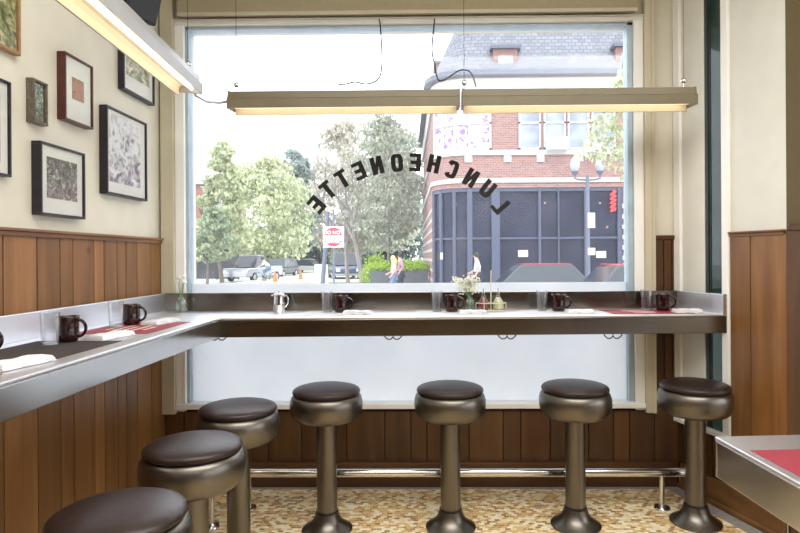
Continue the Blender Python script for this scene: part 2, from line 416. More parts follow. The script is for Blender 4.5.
# front wall around the big window
GX0, GX1, GZ0, GZ1, YG = -1.481, 1.284, .51, 2.845, 3.69         # opening and glass plane
b = MB()
b.box(XL-.12, GX0, YF, YF+.16, 0, ZC); b.box(GX1, XR+.12, YF, YF+.16, 0, ZC)
b.box(GX0, GX1, YF, YF+.16, 0, GZ0); b.box(GX0, GX1, YF, YF+.16, GZ1, ZC)
wf = struct(b.build('wall_front', 'cream'))
MB().box(XL, XR, YF-.002, YF-.0005, 0, .475).build('groove_backing', 'groove', wf)
fb = [at(p, 440, YF).x for p in (165, 185, 217, 252, 269, 302, 347, 385, 411, 427, 469, 503, 520.5, 550, 588, 613, 629, 654, 677)]
fb[0] = XL+.005; fb[-1] = XR
mapF = lambda a, c, o0, o1: [(a, YF-o1), (c, YF-o1), (c, YF-o0), (a, YF-o0)]
wsf = planks(fb, mapF, .14, .462)
wsf.build('wainscot', 'plank_dark', wf, bevel=.0012)
pb = planks([1.41, 1.46, 1.51, XR], mapF, .462, WZ-.02); pb.build('wainscot', 'plank_dark', wf, bevel=.0012)
MB().box(1.41, XR, YF-.0015, YF, .47, WZ).build('groove_backing', 'groove', wf)
MB().box(1.41, XR, YF-.02, YF, WZ-.022, WZ+.004).build('cap_rail', 'rail_wood_x', wf, bevel=.003)
b = MB(); b.box(XL+.01, XR-.02, YF-.032, YF, .0, .105); b.box(XL+.01, XR-.02, YF-.045, YF, .105, .155)
struct(b.build('baseboard_front', 'rail_wood_x', bevel=.004))
# posts and casings
PX1, PX2 = at(645, 300, YF-.03).x, at(656, 300, YF-.05).x
def trim(n, m, *boxes, bev=.004):
    b = MB()
    for q in boxes: b.box(*q)
    return struct(b.build('trim_%d' % n, m, bevel=bev))
trim(2, 'post', (XL, -1.537, YF-.05, YF, .455, ZC), (PX1, PX2, YF-.05, YF, .455, ZC), (PX2-.02, PX2, YF-.056, YF-.05, .455, ZC))
trim(3, 'trim', (-1.537, GX0+.002, YF-.026, YF, .468, GZ1+.02), (GX1-.002, PX1, YF-.026, YF, .468, GZ1+.02))
trim(4, 'cream_light', (-1.537, PX1, YF-.03, YF, GZ1, GZ1+.025), (-1.537, PX1, YF-.04, YF, GZ1+.025, GZ1+.034))
trim(5, 'trim', (-1.537, PX1, YF-.045, YF+.1, .482, GZ0+.004), bev=.006)
# big window
wd = struct(MB().box(GX0, GX1, YG, YG+.006, GZ0, GZ1).build('window_1', 'glass'))
fw = .018
b = MB()
b.box(GX0, GX0+.018, YF+.004, YG+.03, GZ0, GZ1); b.box(GX1-.034, GX1, YF+.004, YG+.03, GZ0, GZ1)
b.box(GX0, GX1, YF+.004, YG+.03, GZ1-.018, GZ1)
b.build('window_frame', 'bluemetal', wd, bevel=.002)
MB().box(GX0+fw, GX1-.034, YG-.008, YG-.004, GZ0+.005, at(400, 283, YG).z).build('frosted_film', 'film', wd)
# roller blind in its cassette above the window
rb = thing('roller_blind', 'tan roller blind rolled up above the big front window', 'blind', ((GX0+GX1)/2, YF-.06, 2.888))
MB().box(-1.395, 1.385, -.03, .03, 0, .25).build('cassette', 'blind', rb, bevel=.006)
MB().box(-1.39, 1.38, -.036, -.029, -.012, .008).build('bottom_bar', 'post', rb, bevel=.002)

# right wall with the narrow window
def tR(px, Y0=3.3):     # t along the right wall seen at pixel column px
    d = ray(px, 257); k = d.x/d.y
    return (k*YF-XR)/(TH[0]-k*TH[1])
T1, T2, T3, T4, T5 = tR(684), tR(706), tR(724.5), tR(731.5), tR(784)
b = MB()
rwbox(b, 0, T2, -.12, 0, 0, ZC); rwbox(b, T3, .761, -.12, 0, 0, ZC); rwbox(b, T2, T3, -.12, 0, 0, .42); rwbox(b, T2, T3, -.12, 0, 2.93, ZC)
wr = struct(b.build('wall_right', 'cream_light'))
def mapR(a, c, o0, o1): return [RW(a, o0), RW(c, o0), RW(c, o1), RW(a, o1)]
planks([0, tR(688), tR(700), tR(713), tR(731)], mapR, .15, .42).build('wainscot', 'plank_dark', wr, bevel=.0012)
planks([T4, tR(752), .7725], mapR, .15, WZ-.02).build('wainscot', 'plank', wr, bevel=.0012)
b = MB(); rwbox(b, T4, T5, 0, .0015, .1, WZ); rwbox(b, 0, T4, 0, .0015, .1, .42); b.build('groove_backing', 'groove', wr)
b = MB(); rwbox(b, T4, T5+.01, 0, .018, WZ-.022, WZ-.004); rwbox(b, T4, T5+.015, 0, .028, WZ-.004, WZ+.006); b.build('cap_rail', 'rail_wood', wr, bevel=.003)
b = MB(); rwbox(b, .03, T5+.012, 0, .02, 0, .15); o = b.build('baseboard_right', 'rail_wood', bevel=.005); struct(o)
b = MB(); rwbox(b, .02, T5+.012, .0, .035, 0, .03); struct(b.build('trim_6', 'rail_wood', bevel=.008))
b = MB(); rwbox(b, .0, T1, 0, .03, .42, ZC); rwbox(b, T3, T4, 0, .022, .42, ZC); rwbox(b, T2, T3, 0, .016, 2.93, 3.0); rwbox(b, .0, T4, 0, .04, .40, .425)
struct(b.build('trim_7', 'trim', bevel=.004))
b = MB(); rwbox(b, T1, T2, 0, .012, .42, ZC); struct(b.build('trim_8', 'cream_light', bevel=.004))
b = MB(); rwbox(b, T2, T3, -.012, -.006, .42, 2.93); w2 = struct(b.build('window_2', 'greenglass'))
b = MB(); rwbox(b, T2, T2+.022, -.03, .004, .42, 2.93); rwbox(b, T2+.03, T2+.036, -.03, -.002, .42, 2.93); rwbox(b, T2, T3, -.03, -.002, 2.9, 2.93); b.build('window_frame', 'darkmetal', w2)

# jog of the right wall, faces the room
wj = struct(MB().box(XJ, XE+.1, YJ, YJ+.12, 0, ZC).build('wall_right_return', 'shaded_cream_paint'))
xs = [XJ-.012]
while xs[-1] < XE: xs.append(xs[-1]+rnd.choice([.09, .12, .15]))
planks(xs, lambda a, c, o0, o1: [(a, YJ-o1), (c, YJ-o1), (c, YJ-o0), (a, YJ-o0)], .15, WZ+.0).build('wainscot', 'plank_dark', wj, bevel=.0012)
MB().box(XJ, XE, YJ-.022, YJ, WZ, WZ+.03).build('cap_rail', 'rail_wood_x', wj, bevel=.003)
struct(MB().box(XJ, XE, YJ-.02, YJ, 0, .15).build('baseboard_right_return', 'rail_wood_x', bevel=.004))
# east side of the room: shopfront openings that let daylight in
b = MB(); b.box(XE, XE+.12, YB, YJ+.1, 0, .75); b.box(XE, XE+.12, YB, YJ+.1, 2.8, ZC)
for a, c in ((YB, -2.9), (-.35, 0), (2.45, YJ+.1)): b.box(XE, XE+.12, a, c, .75, 2.8)
struct(b.build('wall_east', 'cream'))
for k, (a, c) in enumerate(((-2.9, -.35), (0, 2.45))):
    w = struct(MB().box(XE+.05, XE+.056, a, c, .75, 2.8).build('window_%d' % (k+3), 'glass'))
    b = MB(); b.box(XE, XE+.1, a, a+.05, .75, 2.8); b.box(XE, XE+.1, c-.05, c, .75, 2.8); b.box(XE, XE+.1, a, c, .75, .8); b.box(XE, XE+.1, a, c, 2.75, 2.8); b.box(XE+.02, XE+.08, (a+c)/2-.02, (a+c)/2+.02, .8, 2.75)
    b.build('window_frame', 'trim', w)
struct(MB().box(XL-.12, XE+.12, YB-.12, YB, 0, ZC).build('wall_back', 'plank_dark'))  # unseen wall, dark wood chosen so the front apron reflects dark

# ================================================================ LUNCH COUNTER
ct = thing('lunch_counter', 'L-shaped stainless steel lunch counter running along the left wall and under the window', 'counter')
XI, YI = -1.107, 3.155
XRr, YRr = RW(.35, .004)
end = RW(.412, .004); back = RW(.012, .004)
YC0 = .2
poly = [(XL+.002, YC0), (XI, YC0), (XI, YI), end, back, (XL+.002, YF-.06)]
poly_top = [(XL+.002, YC0), (XI, YC0), (XI, YI), end, RW(.04, .004), (XR-.04, YF-.052), (XL+.002, YF-.052)]
MB().prism(poly_top, CT-.014, CT).build('countertop', 'steel_top', ct, bevel=.005)
b = MB(); b.box(XI-.012, XI-.001, YC0, YI-.001, CB, CT-.014); b.box(XL+.01, XI-.001, YC0+.001, YC0+.012, CB, CT-.014)
b.build('side_apron', 'steel', ct, bevel=.003)
dd = Vector((end[0]-XI, end[1]-YI)).normalized(); nn = Vector((-dd.y, dd.x))
b = MB(); q0 = Vector((XI-.012, YI+.001)); q1 = Vector(end)-dd*.002+nn*.001
b.prism([q0, q1, q1+nn*.012, q0+nn*.012], CB, CT-.014)
b.build('front_apron', 'steel_dim_reflection', ct, bevel=.003)
MB().prism([(XL+.005, YC0+.02), (XI-.015, YC0+.02), (XI-.015, YI+.02), (end[0]-.02, end[1]+.02), (XR-.05, YF-.06), (XL+.005, YF-.06)], CB+.004, CB+.010).build('underside_panel', 'steel', ct)
MB().box(XL+.0215, XL+.032, YC0, YF-.06, CT, CT+.108).build('side_backsplash', 'steel_splash', ct, bevel=.004)
MB().box(XL+.0215, XR-.018, YF-.064, YF-.0565, CT, CT+.108).build('window_backsplash', 'steel_dim_reflection', ct, bevel=.003)
b = MB(); rwbox(b, .045, .40, .042, .05, CT, CT+.108); rwbox(b, .395, .411, .005, .05, CT-.01, CT+.108); b.build('end_backsplash', 'steel_splash', ct, bevel=.003)

# foot rail
fr = thing('foot_rail', 'chrome foot rail on short posts running low around the counter', 'rail')
YFR = 3.31; ZR = .2
b = MB(); pts = [(-1.13, .3, ZR), (-1.13, YFR-.12, ZR)]
for k in range(1, 6):
    a = k*PI/12; pts.append((-1.01-.12*math.cos(a), YFR-.12+.12*math.sin(a), ZR))
pts += [(-1.01, YFR, ZR), (1.50, YFR, ZR)]
b.tube(pts, .024, 16); b.build('rail', 'chrome', fr, smooth=True)
for x, y in ((on(661, 507, 0).x, YFR), (on(247, 511, 0).x, YFR), (-1.13, 3.08), (-1.13, 1.6)):
    b = MB(); b.lathe([(.016, 0), (.016, ZR-.018)], 14, (x, y, 0)); p = b.build('post', 'chrome', fr, smooth=True)
    b = MB(); b.lathe([(.045, .003), (.042, .009), (.022, .013), (.018, .022)], 20, (x, y, 0)); b.build('flange', 'chrome', p, smooth=True)

# ================================================================ STOOLS
def make_stool():
    t = thing('counter_stool', '', 'stool')
    MB().lathe([(.128, 0.003), (.130, .009), (.116, .018), (.092, .033), (.075, .052), (.065, .073), (.0595, .094)], 48).build('flared_base', 'stool_steel', t, smooth=True)
    MB().lathe([(.0565, .092), (.0575, .098), (.0565, .104)], 32).build('collar', 'black', t, smooth=True)
    MB().lathe([(.052, .10), (.052, .58)], 40).build('column', 'stool_steel', t, smooth=True)
    MB().lathe([(.06, .574), (.146, .575), (.158, .581), (.172, .594), (.182, .614), (.187, .640), (.186, .668), (.180, .690), (.170, .703), (.15, .706)], 56).build('seat_ring', 'stool_steel', t, smooth=True, angle=50)
    prof = [(.163, .7045), (.171, .709), (.1745, .717), (.172, .726)]
    for k in range(1, 9):
        a = k*PI/2/8; prof.append((.168*math.cos(a)+.002, .726+.026*math.sin(a)))
    MB().lathe(prof, 56).build('seat', 'vinyl', t, smooth=True, angle=60)
    return t
st = make_stool()
specs = [(326.5, 3.05, 'round brown-topped steel stool, leftmost of the four along the window counter'),
         (450, 3.075, 'round brown-topped steel stool, second from left along the window counter'),
         (575, 3.10, 'round brown-topped steel stool, third from left along the window counter'),
         (695, 3.13, 'round brown-topped steel stool at the right end of the window counter')]
for i, (px, D, lab) in enumerate(specs):
    x = at(px, 400, D).x
    if i == 0: st.location = (x, D, 0); st['label'] = lab; st['group'] = 'stools at the window counter'
    else: dup(st, (x, D, 0), i*.7, lab, 'stools at the window counter')
for px, D, lab in ((238, 2.69, 'round brown-topped steel stool by the left counter, nearest the corner and window'),
                   (193, 2.15, 'round brown-topped steel stool by the left counter, middle of its row of three'),
                   (118, 1.575, 'round brown-topped steel stool cut off by the bottom edge, closest to the viewer')):
    dup(st, (at(px, 400, D).x, D, 0), D, lab, 'stools at the left counter')

# ================================================================ RIGHT TABLE
tb = thing('steel_edged_table', 'low stainless steel table with a thick steel edge at lower right', 'table', (0, 0, 0))
c0 = on(714.5, 436.3, .76); rz = math.radians(3.6)
tb.location = (c0.x, c0.y, 0); tb.rotation_euler = (0, 0, rz)
MB().box(0, .9, -1.3, 0, .745, .76).build('tabletop', 'steel_top', tb, bevel=.004)
b = MB(); b.box(0.001, .899, -.012, -.001, .617, .745); b.box(.001, .012, -1.299, -.012, .617, .745); b.box(.888, .899, -1.299, -.012, .617, .745); b.box(.012, .888, -1.299, -1.287, .617, .745)
b.build('apron', 'steel', tb, bevel=.003)
MB().box(.012, .888, -1.287, -.012, .62, .626).build('underside_panel', 'black', tb)
for yy in (-.3, -1.0):
    b = MB(); b.lathe([(.2, .003), (.2, .012), (.06, .03), (.04, .06), (.04, .617)], 28, (.45, yy, 0)); b.build('pedestal_leg', 'black', tb, smooth=True)

# ================================================================ TABLEWARE
def placemat(px_corners, m, label, z=CT, group=None, prt=None, lift=0):
    pts = [on(px, py, z) for px, py in px_corners]
    c = sum(pts, Vector())/len(pts)
    t = MB().prism([(p.x-c.x, p.y-c.y) for p in pts], 0, .0014).build('placemat', m, None, loc=(c.x, c.y, z+.0003+lift))
    tag(t, label, 'placemat', group)
    return t
def rect(cx, cy, w, d, rz=0):
    return [(cx+math.cos(rz)*u-math.sin(rz)*v, cy+math.sin(rz)*u+math.cos(rz)*v) for u, v in ((-w/2, -d/2), (w/2, -d/2), (w/2, d/2), (-w/2, d/2))]
def placemat_at(cx, cy, w, d, rz, m, label, z=CT, group=None, printed=False):
    t = thing('placemat', label, 'placemat', (cx, cy, z), rz, group)
    MB().prism(rect(0, 0, w, d), .0003, .0017).build('sheet', m, t)
    if printed:
        b = MB()
        for k in range(5): b.prism(rect(-w*.05+random.uniform(-.02, .02), (k-2)*d*.13, w*random.uniform(.25, .45), d*.045), .0017, .0019)
        b.build('print', 'red_print', t)
    return t
# front counter place settings: (glass px, mug px, napkin px, base y, placemat material)
def make_tumbler():
    t = thing('drinking_glass', '', 'glass', (0, 0, 0))
    prof = [(.0265, .0005), (.028, .001), (.0335, .118), (.0345, .12), (.033, .1205), (.0318, .118), (.0262, .013), (.001, .011)]
    MB().lathe(prof, 28, cap=True).build('glass_body', 'tumbler', t, smooth=True, angle=50)
    MB().lathe([(.0258, .0035), (.0262, .0095)], 28).build('glass_foot', clear_base, t, smooth=True)
    return t
clear_base = mat('thick_glass_base', (.75, .8, .82), .1, var=.02, trans=.6)
def make_mug():
    t = thing('coffee_mug', '', 'mug', (0, 0, 0))
    prof = [(.030, .0005), (.034, .003), (.038, .012), (.040, .026), (.0385, .045), (.0385, .07), (.040, .092), (.0405, .097), (.0385, .0985), (.0365, .095), (.035, .06), (.035, .02), (.02, .010), (.001, .009)]
    MB().lathe(prof, 32).build('cup', 'mug', t, smooth=True, angle=60)
    pts = [(.037+.030*math.sin(PI*k/10)*1.0, 0, .085-.066*(k/10)) for k in range(11)]
    pts = [(.037, 0, .084)]+[(.040+.030*math.sin(PI*k/10), 0, .052+.032*math.cos(PI*k/10)) for k in range(1, 10)]+[(.036, 0, .020)]
    MB().tube(pts, .0058, 10).build('handle', 'mug', t, smooth=True)
    return t
def make_napkin():
    t = thing('folded_napkin', '', 'napkin', (0, 0, 0))
    b = MB()
    n = 10
    for layer in range(4):
        w = .15-.004*layer; d = .075-.004*layer; z0 = .002+layer*.0042
        top = []; vs = []
        for i in range(n+1):
            for j in (0, 1, 2):
                u = -w/2+w*i/n; v = -d/2+d*j/2
                zz = z0+.0015*math.sin(i*1.3+layer)+(.002 if j == 1 else 0)
                vs.append((u, v, zz))
        m_ = len(vs); vs += [(x, y, z-.0036) for x, y, z in vs[:m_]]
        vs = [(x, y, max(z, .0006)) for x, y, z in vs]
        fs = []
        for i in range(n):
            for j in range(2):
                a = i*3+j; fs.append((a, a+3, a+4, a+1)); fs.append((a+m_, a+1+m_, a+4+m_, a+3+m_))
            fs.append((i*3, i*3+m_, i*3+3+m_, i*3+3)); fs.append((i*3+2, i*3+5, i*3+5+m_, i*3+2+m_))
        fs.append((0, 1, 1+m_, m_)); fs.append((1, 2, 2+m_, 1+m_)); e = n*3
        fs.append((e, e+m_, e+1+m_, e+1)); fs.append((e+1, e+1+m_, e+2+m_, e+2))
        b.add(vs, fs)
    b.build('paper_fold', 'napkin', t, smooth=True, angle=40)
    b = MB(); b.box(-.071, .071, -.033, .030, .0006, .0028); b.build('taupe_underlay', 'paper_grey', t)  # thin taupe sheet under the lowest fold
    return t
glass0, mug0, nap0 = make_tumbler(), make_mug(), make_napkin()
used = set()
def put(proto, loc, rz, label, group):
    if proto.name not in used:
        used.add(proto.name); proto.location = loc; proto.rotation_euler = (0, 0, rz); proto['label'] = label; proto['group'] = group; return proto
    return dup(proto, loc, rz, label, group)
where = ['leftmost place setting on the window counter', 'second place setting from left, beside the condiment rack', 'third place setting on the window counter', 'red-placemat setting at the right end of the window counter']
sets = [(327, 341, 357, 310.5), (437, 452, 473, 309.5), (542, 558.5, 580, 308.5), (646.5, 663, 687, 307.5)]
for i, (gx, mx_, nx, by) in enumerate(sets):
    p = at(gx, by, 3.44); q = at(mx_, by, 3.425); r = at(nx, by, 3.31)
    zz = CT+.0018
    put(glass0, (p.x, p.y, zz), 0, 'clear straight drinking glass at the '+where[i], 'drinking glasses')
    put(mug0, (q.x, q.y, zz), -.15, 'dark maroon coffee mug at the '+where[i], 'maroon coffee mugs')
    put(nap0, (r.x, r.y, zz), -.25+.1*i, 'white folded paper napkin at the '+where[i], 'folded napkins').scale = (1, 1, 1.25)
    m_ = 'red_mat' if i == 3 else 'paper'
    cx = (p.x+r.x)/2+(-.12 if i == 3 else -.02)
    placemat_at(cx, p.y-.06, .40 if i < 3 else .45, .27, math.radians(1.5), m_, ('red printed' if i == 3 else 'white')+' paper placemat at the '+where[i], group=None if i == 3 else 'white paper placemats', printed=(i == 3))
# left counter settings
p = on(121.5, 327, CT); q = on(131.5, 325.5, CT)
lp = 'left counter setting nearer the window'
ln = 'left counter setting nearer the viewer'
zz = CT+.0018
def left_mat(cy, m, label, printed, cx=-1.345, w=.46, d=.33, rz=PI/2): return placemat_at(cx, cy, w, d, rz, m, label, printed=printed)
g1, g2 = on(116, 328, CT), on(50, 345.5, CT); m1, m2 = on(131.5, 325, CT), on(68, 342, CT)
put(glass0, (g1.x, g1.y, zz), 0, 'clear drinking glass on the red placemat of the left counter', 'drinking glasses')
put(mug0, (m1.x, m1.y, zz), 0, 'dark maroon coffee mug on the red placemat of the left counter', 'maroon coffee mugs')
put(glass0, (g2.x, g2.y, zz), 0, 'clear drinking glass on the dark placemat of the left counter', 'drinking glasses')
put(mug0, (m2.x, m2.y, zz), 0, 'dark maroon coffee mug on the dark placemat of the left counter', 'maroon coffee mugs')
n1, n2, n3 = on(161, 323.5, CT), on(110, 338, CT), on(18, 366, CT)
for n_, lab in ((n1, 'white folded napkin on the red placemat of the left counter'), (n2, 'white folded napkin on the dark placemat of the left counter'), (n3, 'white folded napkin at the left photo edge on the grey placemat')):
    o = put(nap0, (n_.x, n_.y, zz), math.radians(80), lab, 'folded napkins'); o.scale = (1.3, 1.2, 1.2)
left_mat(2.72, 'red_mat', 'red printed paper placemat on the left counter near the corner', True)
left_mat(2.05, 'paper_dark', 'dark brown placemat on the left counter', False)
left_mat(1.42, 'paper_grey', 'taupe grey placemat on the left counter at the photo edge', False, w=.42)
put(mug0, (*on(-19, 356, CT).xy, zz), 0, 'dark maroon coffee mug barely showing at the left photo edge', 'maroon coffee mugs')
# red placemat on the right table
pm = placemat_at(0, 0, .44, .30, 0, 'red_mat', 'plain red placemat on the low steel table at right', z=.76)
q = on(750.6, 450.6, .7605); pm.rotation_euler = (0, 0, rz+PI/2)
pm.location = (q.x+math.cos(rz)*.15+math.sin(rz)*.22, q.y+math.sin(rz)*.15-math.cos(rz)*.22, .76)

# creamer
p = at(279, 311, 3.45)
t = thing('metal_creamer', 'small polished metal creamer with handle on the window counter', 'creamer', (p.x, p.y, CT))
MB().lathe([(.033, .0005), (.035, .004), (.035, .06), (.033, .09), (.034, .104), (.0325, .104), (.031, .08), (.031, .01), (.001, .008)], 28).build('pot', 'chrome', t, smooth=True, angle=50)
MB().tube([(.026, 0, .095), (.045, 0, .100), (.055, 0, .082), (.052, 0, .055), (.04, 0, .035), (.028, 0, .028)], .004, 8).build('handle', 'chrome', t, smooth=True)
MB().lathe([(.034, .104), (.031, .109), (.012, .114), (.004, .117), (.006, .123), (.001, .127)], 20).build('lid', 'chrome', t, smooth=True)
MB().prism([(-.025, -.012), (-.046, 0), (-.025, .012)], .096, .104).build('spout', 'chrome', t)

# bud vase with white flowers
def vase(px, py, label, r=.033, h=.082):
    p = at(px, py, 3.51); t = thing('flower_vase', label, 'vase', (p.x, p.y, CT))
    MB().lathe([(r*.9, .0005), (r, .004), (r, h*.72), (r*.75, h*.85), (r*.55, h*.9), (r*.6, h*1.08), (r*.52, h*1.08), (r*.45, h*.9), (r*.9, h*.7), (r*.9, .006), (.001, .005)], 28).build('glass_body', 'vaseglass', t, smooth=True, angle=50)
    return t
t = vase(181.5, 311, 'small clear glass vase of white flowers in the counter corner')
fl = [(-.012, .0, .205), (.012, .004, .212), (-.024, .008, .185), (.02, -.01, .18), (0, .01, .195)]
for k, (x, y, z) in enumerate(fl):
    f = MB().tube([(x*.2, y*.2, .01), (x*.3, y*.3, .09), (x*.8, y*.8, z-.03), (x, y, z-.006)], .0018, 6).build('stem', 'stem', t, smooth=True)
    b = MB()
    for q in range(14):
        a = q*2.4; rr = .011*(q/14)**.5
        b.sphere((x+rr*1.2*math.cos(a), y+rr*1.2*math.sin(a), z+.006-(q/14)*.010), .0075, 7, 5)
    b.build('blossom', 'petal', f, smooth=True)
t = vase(470, 307.5, 'small clear vase of cream baby\'s breath behind the second place setting', .028, .075)
b = MB(); bb = MB(); r2 = random.Random(5)
for k in range(26):
    a = r2.uniform(0, 2*PI); rr = r2.uniform(.01, .075); z = .155+r2.uniform(-.02, .05)-rr*.25
    x, y = rr*math.cos(a)-.012, rr*math.sin(a)*.6
    b.tube([(x*.1, y*.1, .01), (x*.15, y*.15, .085), (x*.7, y*.7, z-.03), (x, y, z)], .0009, 5)
    for q in range(16):
        bb.sphere((x+r2.gauss(0, .014), y+r2.gauss(0, .010), z+r2.gauss(0, .011)), r2.uniform(.0035, .006), 6, 4)
s_ = b.build('stems', 'stem', t); s_['kind'] = 'stuff'
s_ = bb.build('blossoms', 'babyb', t); s_['kind'] = 'stuff'

# condiment caddy and its bottles
p = at(491, 308.8, 3.47); z0 = CT
cad = thing('condiment_caddy', 'cream wire condiment rack with tall centre rod on the window counter', 'caddy', (p.x, p.y, z0))
cw = mat('cream_wire', (.62, .58, .44), .4)
b = MB()
for z in (.006, .048):
    ring = [(.088*math.cos(a), .045*math.sin(a), z) for a in [2*PI*k/28 for k in range(28)]]; b.tube(ring, .0024, 6, True)
b.build('ring', cw, cad, smooth=True)
b = MB()
for k in range(6):
    a = 2*PI*k/6; b.tube([(.088*math.cos(a), .045*math.sin(a), .004), (.088*math.cos(a), .045*math.sin(a), .05)], .002, 6)
b.tube([(-.088, 0, .004), (.088, 0, .004)], .002, 6); b.tube([(0, -.045, .004), (0, .045, .004)], .002, 6)
b.build('uprights', cw, cad)
MB().tube([(0, 0, .004), (0, 0, .19), (.002, 0, .24)], .0032, 8).build('centre_rod', cw, cad, smooth=True)
MB().prism([(-.08, -.038), (.08, -.038), (.08, .038), (-.08, .038)], .0005, .003).build('tray', cw, cad)
def bottle(dx, m, label, dy=0):
    t = thing('sauce_bottle', label, 'bottle', (p.x+dx, p.y+dy, z0+.007))
    MB().lathe([(.026, .0005), (.032, .008), (.034, .03), (.028, .052), (.014, .074), (.010, .088), (.009, .098)], 24).build('bottle_body', 'vaseglass', t, smooth=True)
    MB().lathe([(.024, .002), (.0305, .009), (.0325, .03), (.0265, .051), (.0125, .072), (.003, .074)], 24).build('sauce', m, t, smooth=True)
    MB().lathe([(.0105, .098), (.0105, .108), (.004, .114), (.003, .128), (.001, .129)], 16).build('pour_spout', 'chrome', t, smooth=True)
bottle(-.044, 'ketchup', 'glass bottle of red sauce in the condiment rack', -.003)
bottle(.042, 'oil', 'glass bottle of pale dressing in the condiment rack', -.003)

# hooks under the counter
def make_hook():
    t = thing('double_hook', '', 'hook')
    MB().box(-.012, .012, -.008, .008, -.004, -.0005).build('plate', 'bronze', t)
    MB().tube([(0, 0, -.003), (0, 0, -.03)], .003, 8).build('stem', 'bronze', t)
    for s in (-1, 1):
        MB().tube([(0, 0, -.024), (s*.012, 0, -.036), (s*.028, 0, -.037), (s*.042, 0, -.027), (s*.050, 0, -.015)], [.0036, .0036, .0036, .0036, .0046], 8).build('prong', 'bronze', t, smooth=True)
    return t
hk = make_hook()
for i, (px, lab) in enumerate(((218, 'small bronze double hook under the counter at the left corner'), (393, 'small bronze double hook under the window counter between first two stools'),
                               (507, 'small bronze double hook under the window counter between second and third stools'), (613, 'small bronze double hook under the window counter right of third stool'))):
    x = at(px, 336, 3.30).x; yy = 3.30
    if i == 0: hk.location = (x, yy, CB+.004); hk['label'] = lab; hk['group'] = 'hooks under the counter'
    else: dup(hk, (x, yy, CB+.004), 0, lab, 'hooks under the counter')

# ================================================================ PICTURES
def picture(px0, px1, yt, yb, th, fw, frame, mw, art, label, name='framed_picture', mat_m='matte', opening=None):
    """px0/px1: columns of the back left edge and of the right edge; yt/yb rows of top/bottom at the right edge px1"""
    X = XL-.0118
    Y1 = onx(px1, 257, X+th).y; Y0 = onx(px0, 257, X+.002).y
    ztop = onx(px1, yt, X+th).z; zbot = onx(px1, yb, X+th).z
    w = Y1-Y0; h = ztop-zbot; cy = (Y0+Y1)/2; cz = (ztop+zbot)/2
    t = thing(name, label, 'picture', (X, cy, cz))
    b = MB()
    for (a0, a1, c0_, c1_) in ((-w/2, w/2, h/2-fw, h/2), (-w/2, w/2, -h/2, -h/2+fw), (-w/2, -w/2+fw, -h/2+fw, h/2-fw), (w/2-fw, w/2, -h/2+fw, h/2-fw)):
        b.box(.001, th, a0, a1, c0_, c1_)
    if frame == 'ornate_frame':
        n = 16
        for k in range(n):
            for s in (-1, 1): b.sphere((th, s*(w/2-fw/2), -h/2+h*(k+.5)/n), fw*.55, 7, 5)
        for k in range(10):
            for s in (-1, 1): b.sphere((th, -w/2+w*(k+.5)/10, s*(h/2-fw/2)), fw*.55, 7, 5)
    b.build('frame', frame, t, bevel=.0015)
    MB().box(.002, th-.010, -w/2+fw, w/2-fw, -h/2+fw, h/2-fw).build('mount', mat_m if mw else art, t)
    if mw:
        a, c, d, e = opening or (mw, mw, mw, mw)
        MB().box(th-.0098, th-.009, -w/2+fw+a, w/2-fw-c, -h/2+fw+d, h/2-fw-e).build('print', art, t)
    MB().box(th-.006, th-.005, -w/2+fw, w/2-fw, -h/2+fw, h/2-fw).build('glazing', picglass, t)
    return t
picglass = clear_glass('picture_glass', (.97, .97, .97), haze=0, gloss=.04, fresnel=False)
A1 = art_material('group_photograph', [(.3, (.06, .05, .05)), (.5, (.20, .18, .17)), (.62, (.5, .48, .46)), (.9, (.16, .15, .14))], 38, 3, -.1)
A2 = art_material('house_sketch', [(.30, (.06, .05, .07)), (.42, (.24, .22, .27)), (.52, (.55, .56, .6)), (.62, (.78, .79, .80))], 16, 8, .12)
A3 = art_material('red_botanical_print', [(.35, (.06, .05, .03)), (.5, (.42, .15, .08)), (.65, (.40, .18, .10))], 26, 6)
A4 = art_material('green_landscape_print', [(.35, (.06, .08, .03)), (.5, (.25, .26, .10)), (.65, (.62, .58, .35))], 20, 5)
A7 = art_material('pale_landscape_print', [(.35, (.16, .18, .08)), (.5, (.45, .45, .25)), (.65, (.72, .70, .52))], 20, 5)
A5 = art_material('dark_print', [(.35, (.03, .05, .04)), (.5, (.12, .16, .10)), (.68, (.5, .55, .5))], 30, 5)
A6 = art_material('brown_print', [(.35, (.08, .03, .02)), (.55, (.22, .09, .05)), (.7, (.4, .25, .18))], 20, 5)
picture(32, 86, 154, 219.5, .042, .011, 'black_frame', .03, A1, 'deep black frame with old group photograph in a wide mat, lowest on the left wall', opening=(.04, .04, .065, .045))
picture(100, 148, 124, 201.5, .042, .012, 'black_frame', .03, A2, 'black framed grey sketch of a house, nearest the window on the left wall', opening=(.025, .055, .055, .02))
picture(119, 156, 34, 106.5, .035, .012, 'black_frame', .03, A7, 'black framed green landscape print, partly hidden above by the long lamp', opening=(.03, .04, .08, .08))
picture(58, 94.5, 67.5, 130, .040, .009, 'red_frame', .03, A3, 'reddish mahogany frame around a small red print with wide ivory mat', opening=(.055, .055, .10, .085))
picture(27, 48.5, 84.5, 127, .030, .012, 'ornate_frame', 0, A5, 'smallest picture, ornate beaded pewter frame around a dark print')
picture(-62, 12.5, 83, 177.5, .030, .010, 'black_frame', .04, A6, 'black framed picture cut off by the left photo edge, white mat')
picture(-48, 22.5, -22, 57, .030, .013, 'gold_frame', 0, A4, 'golden oak framed green painting at the top left corner')

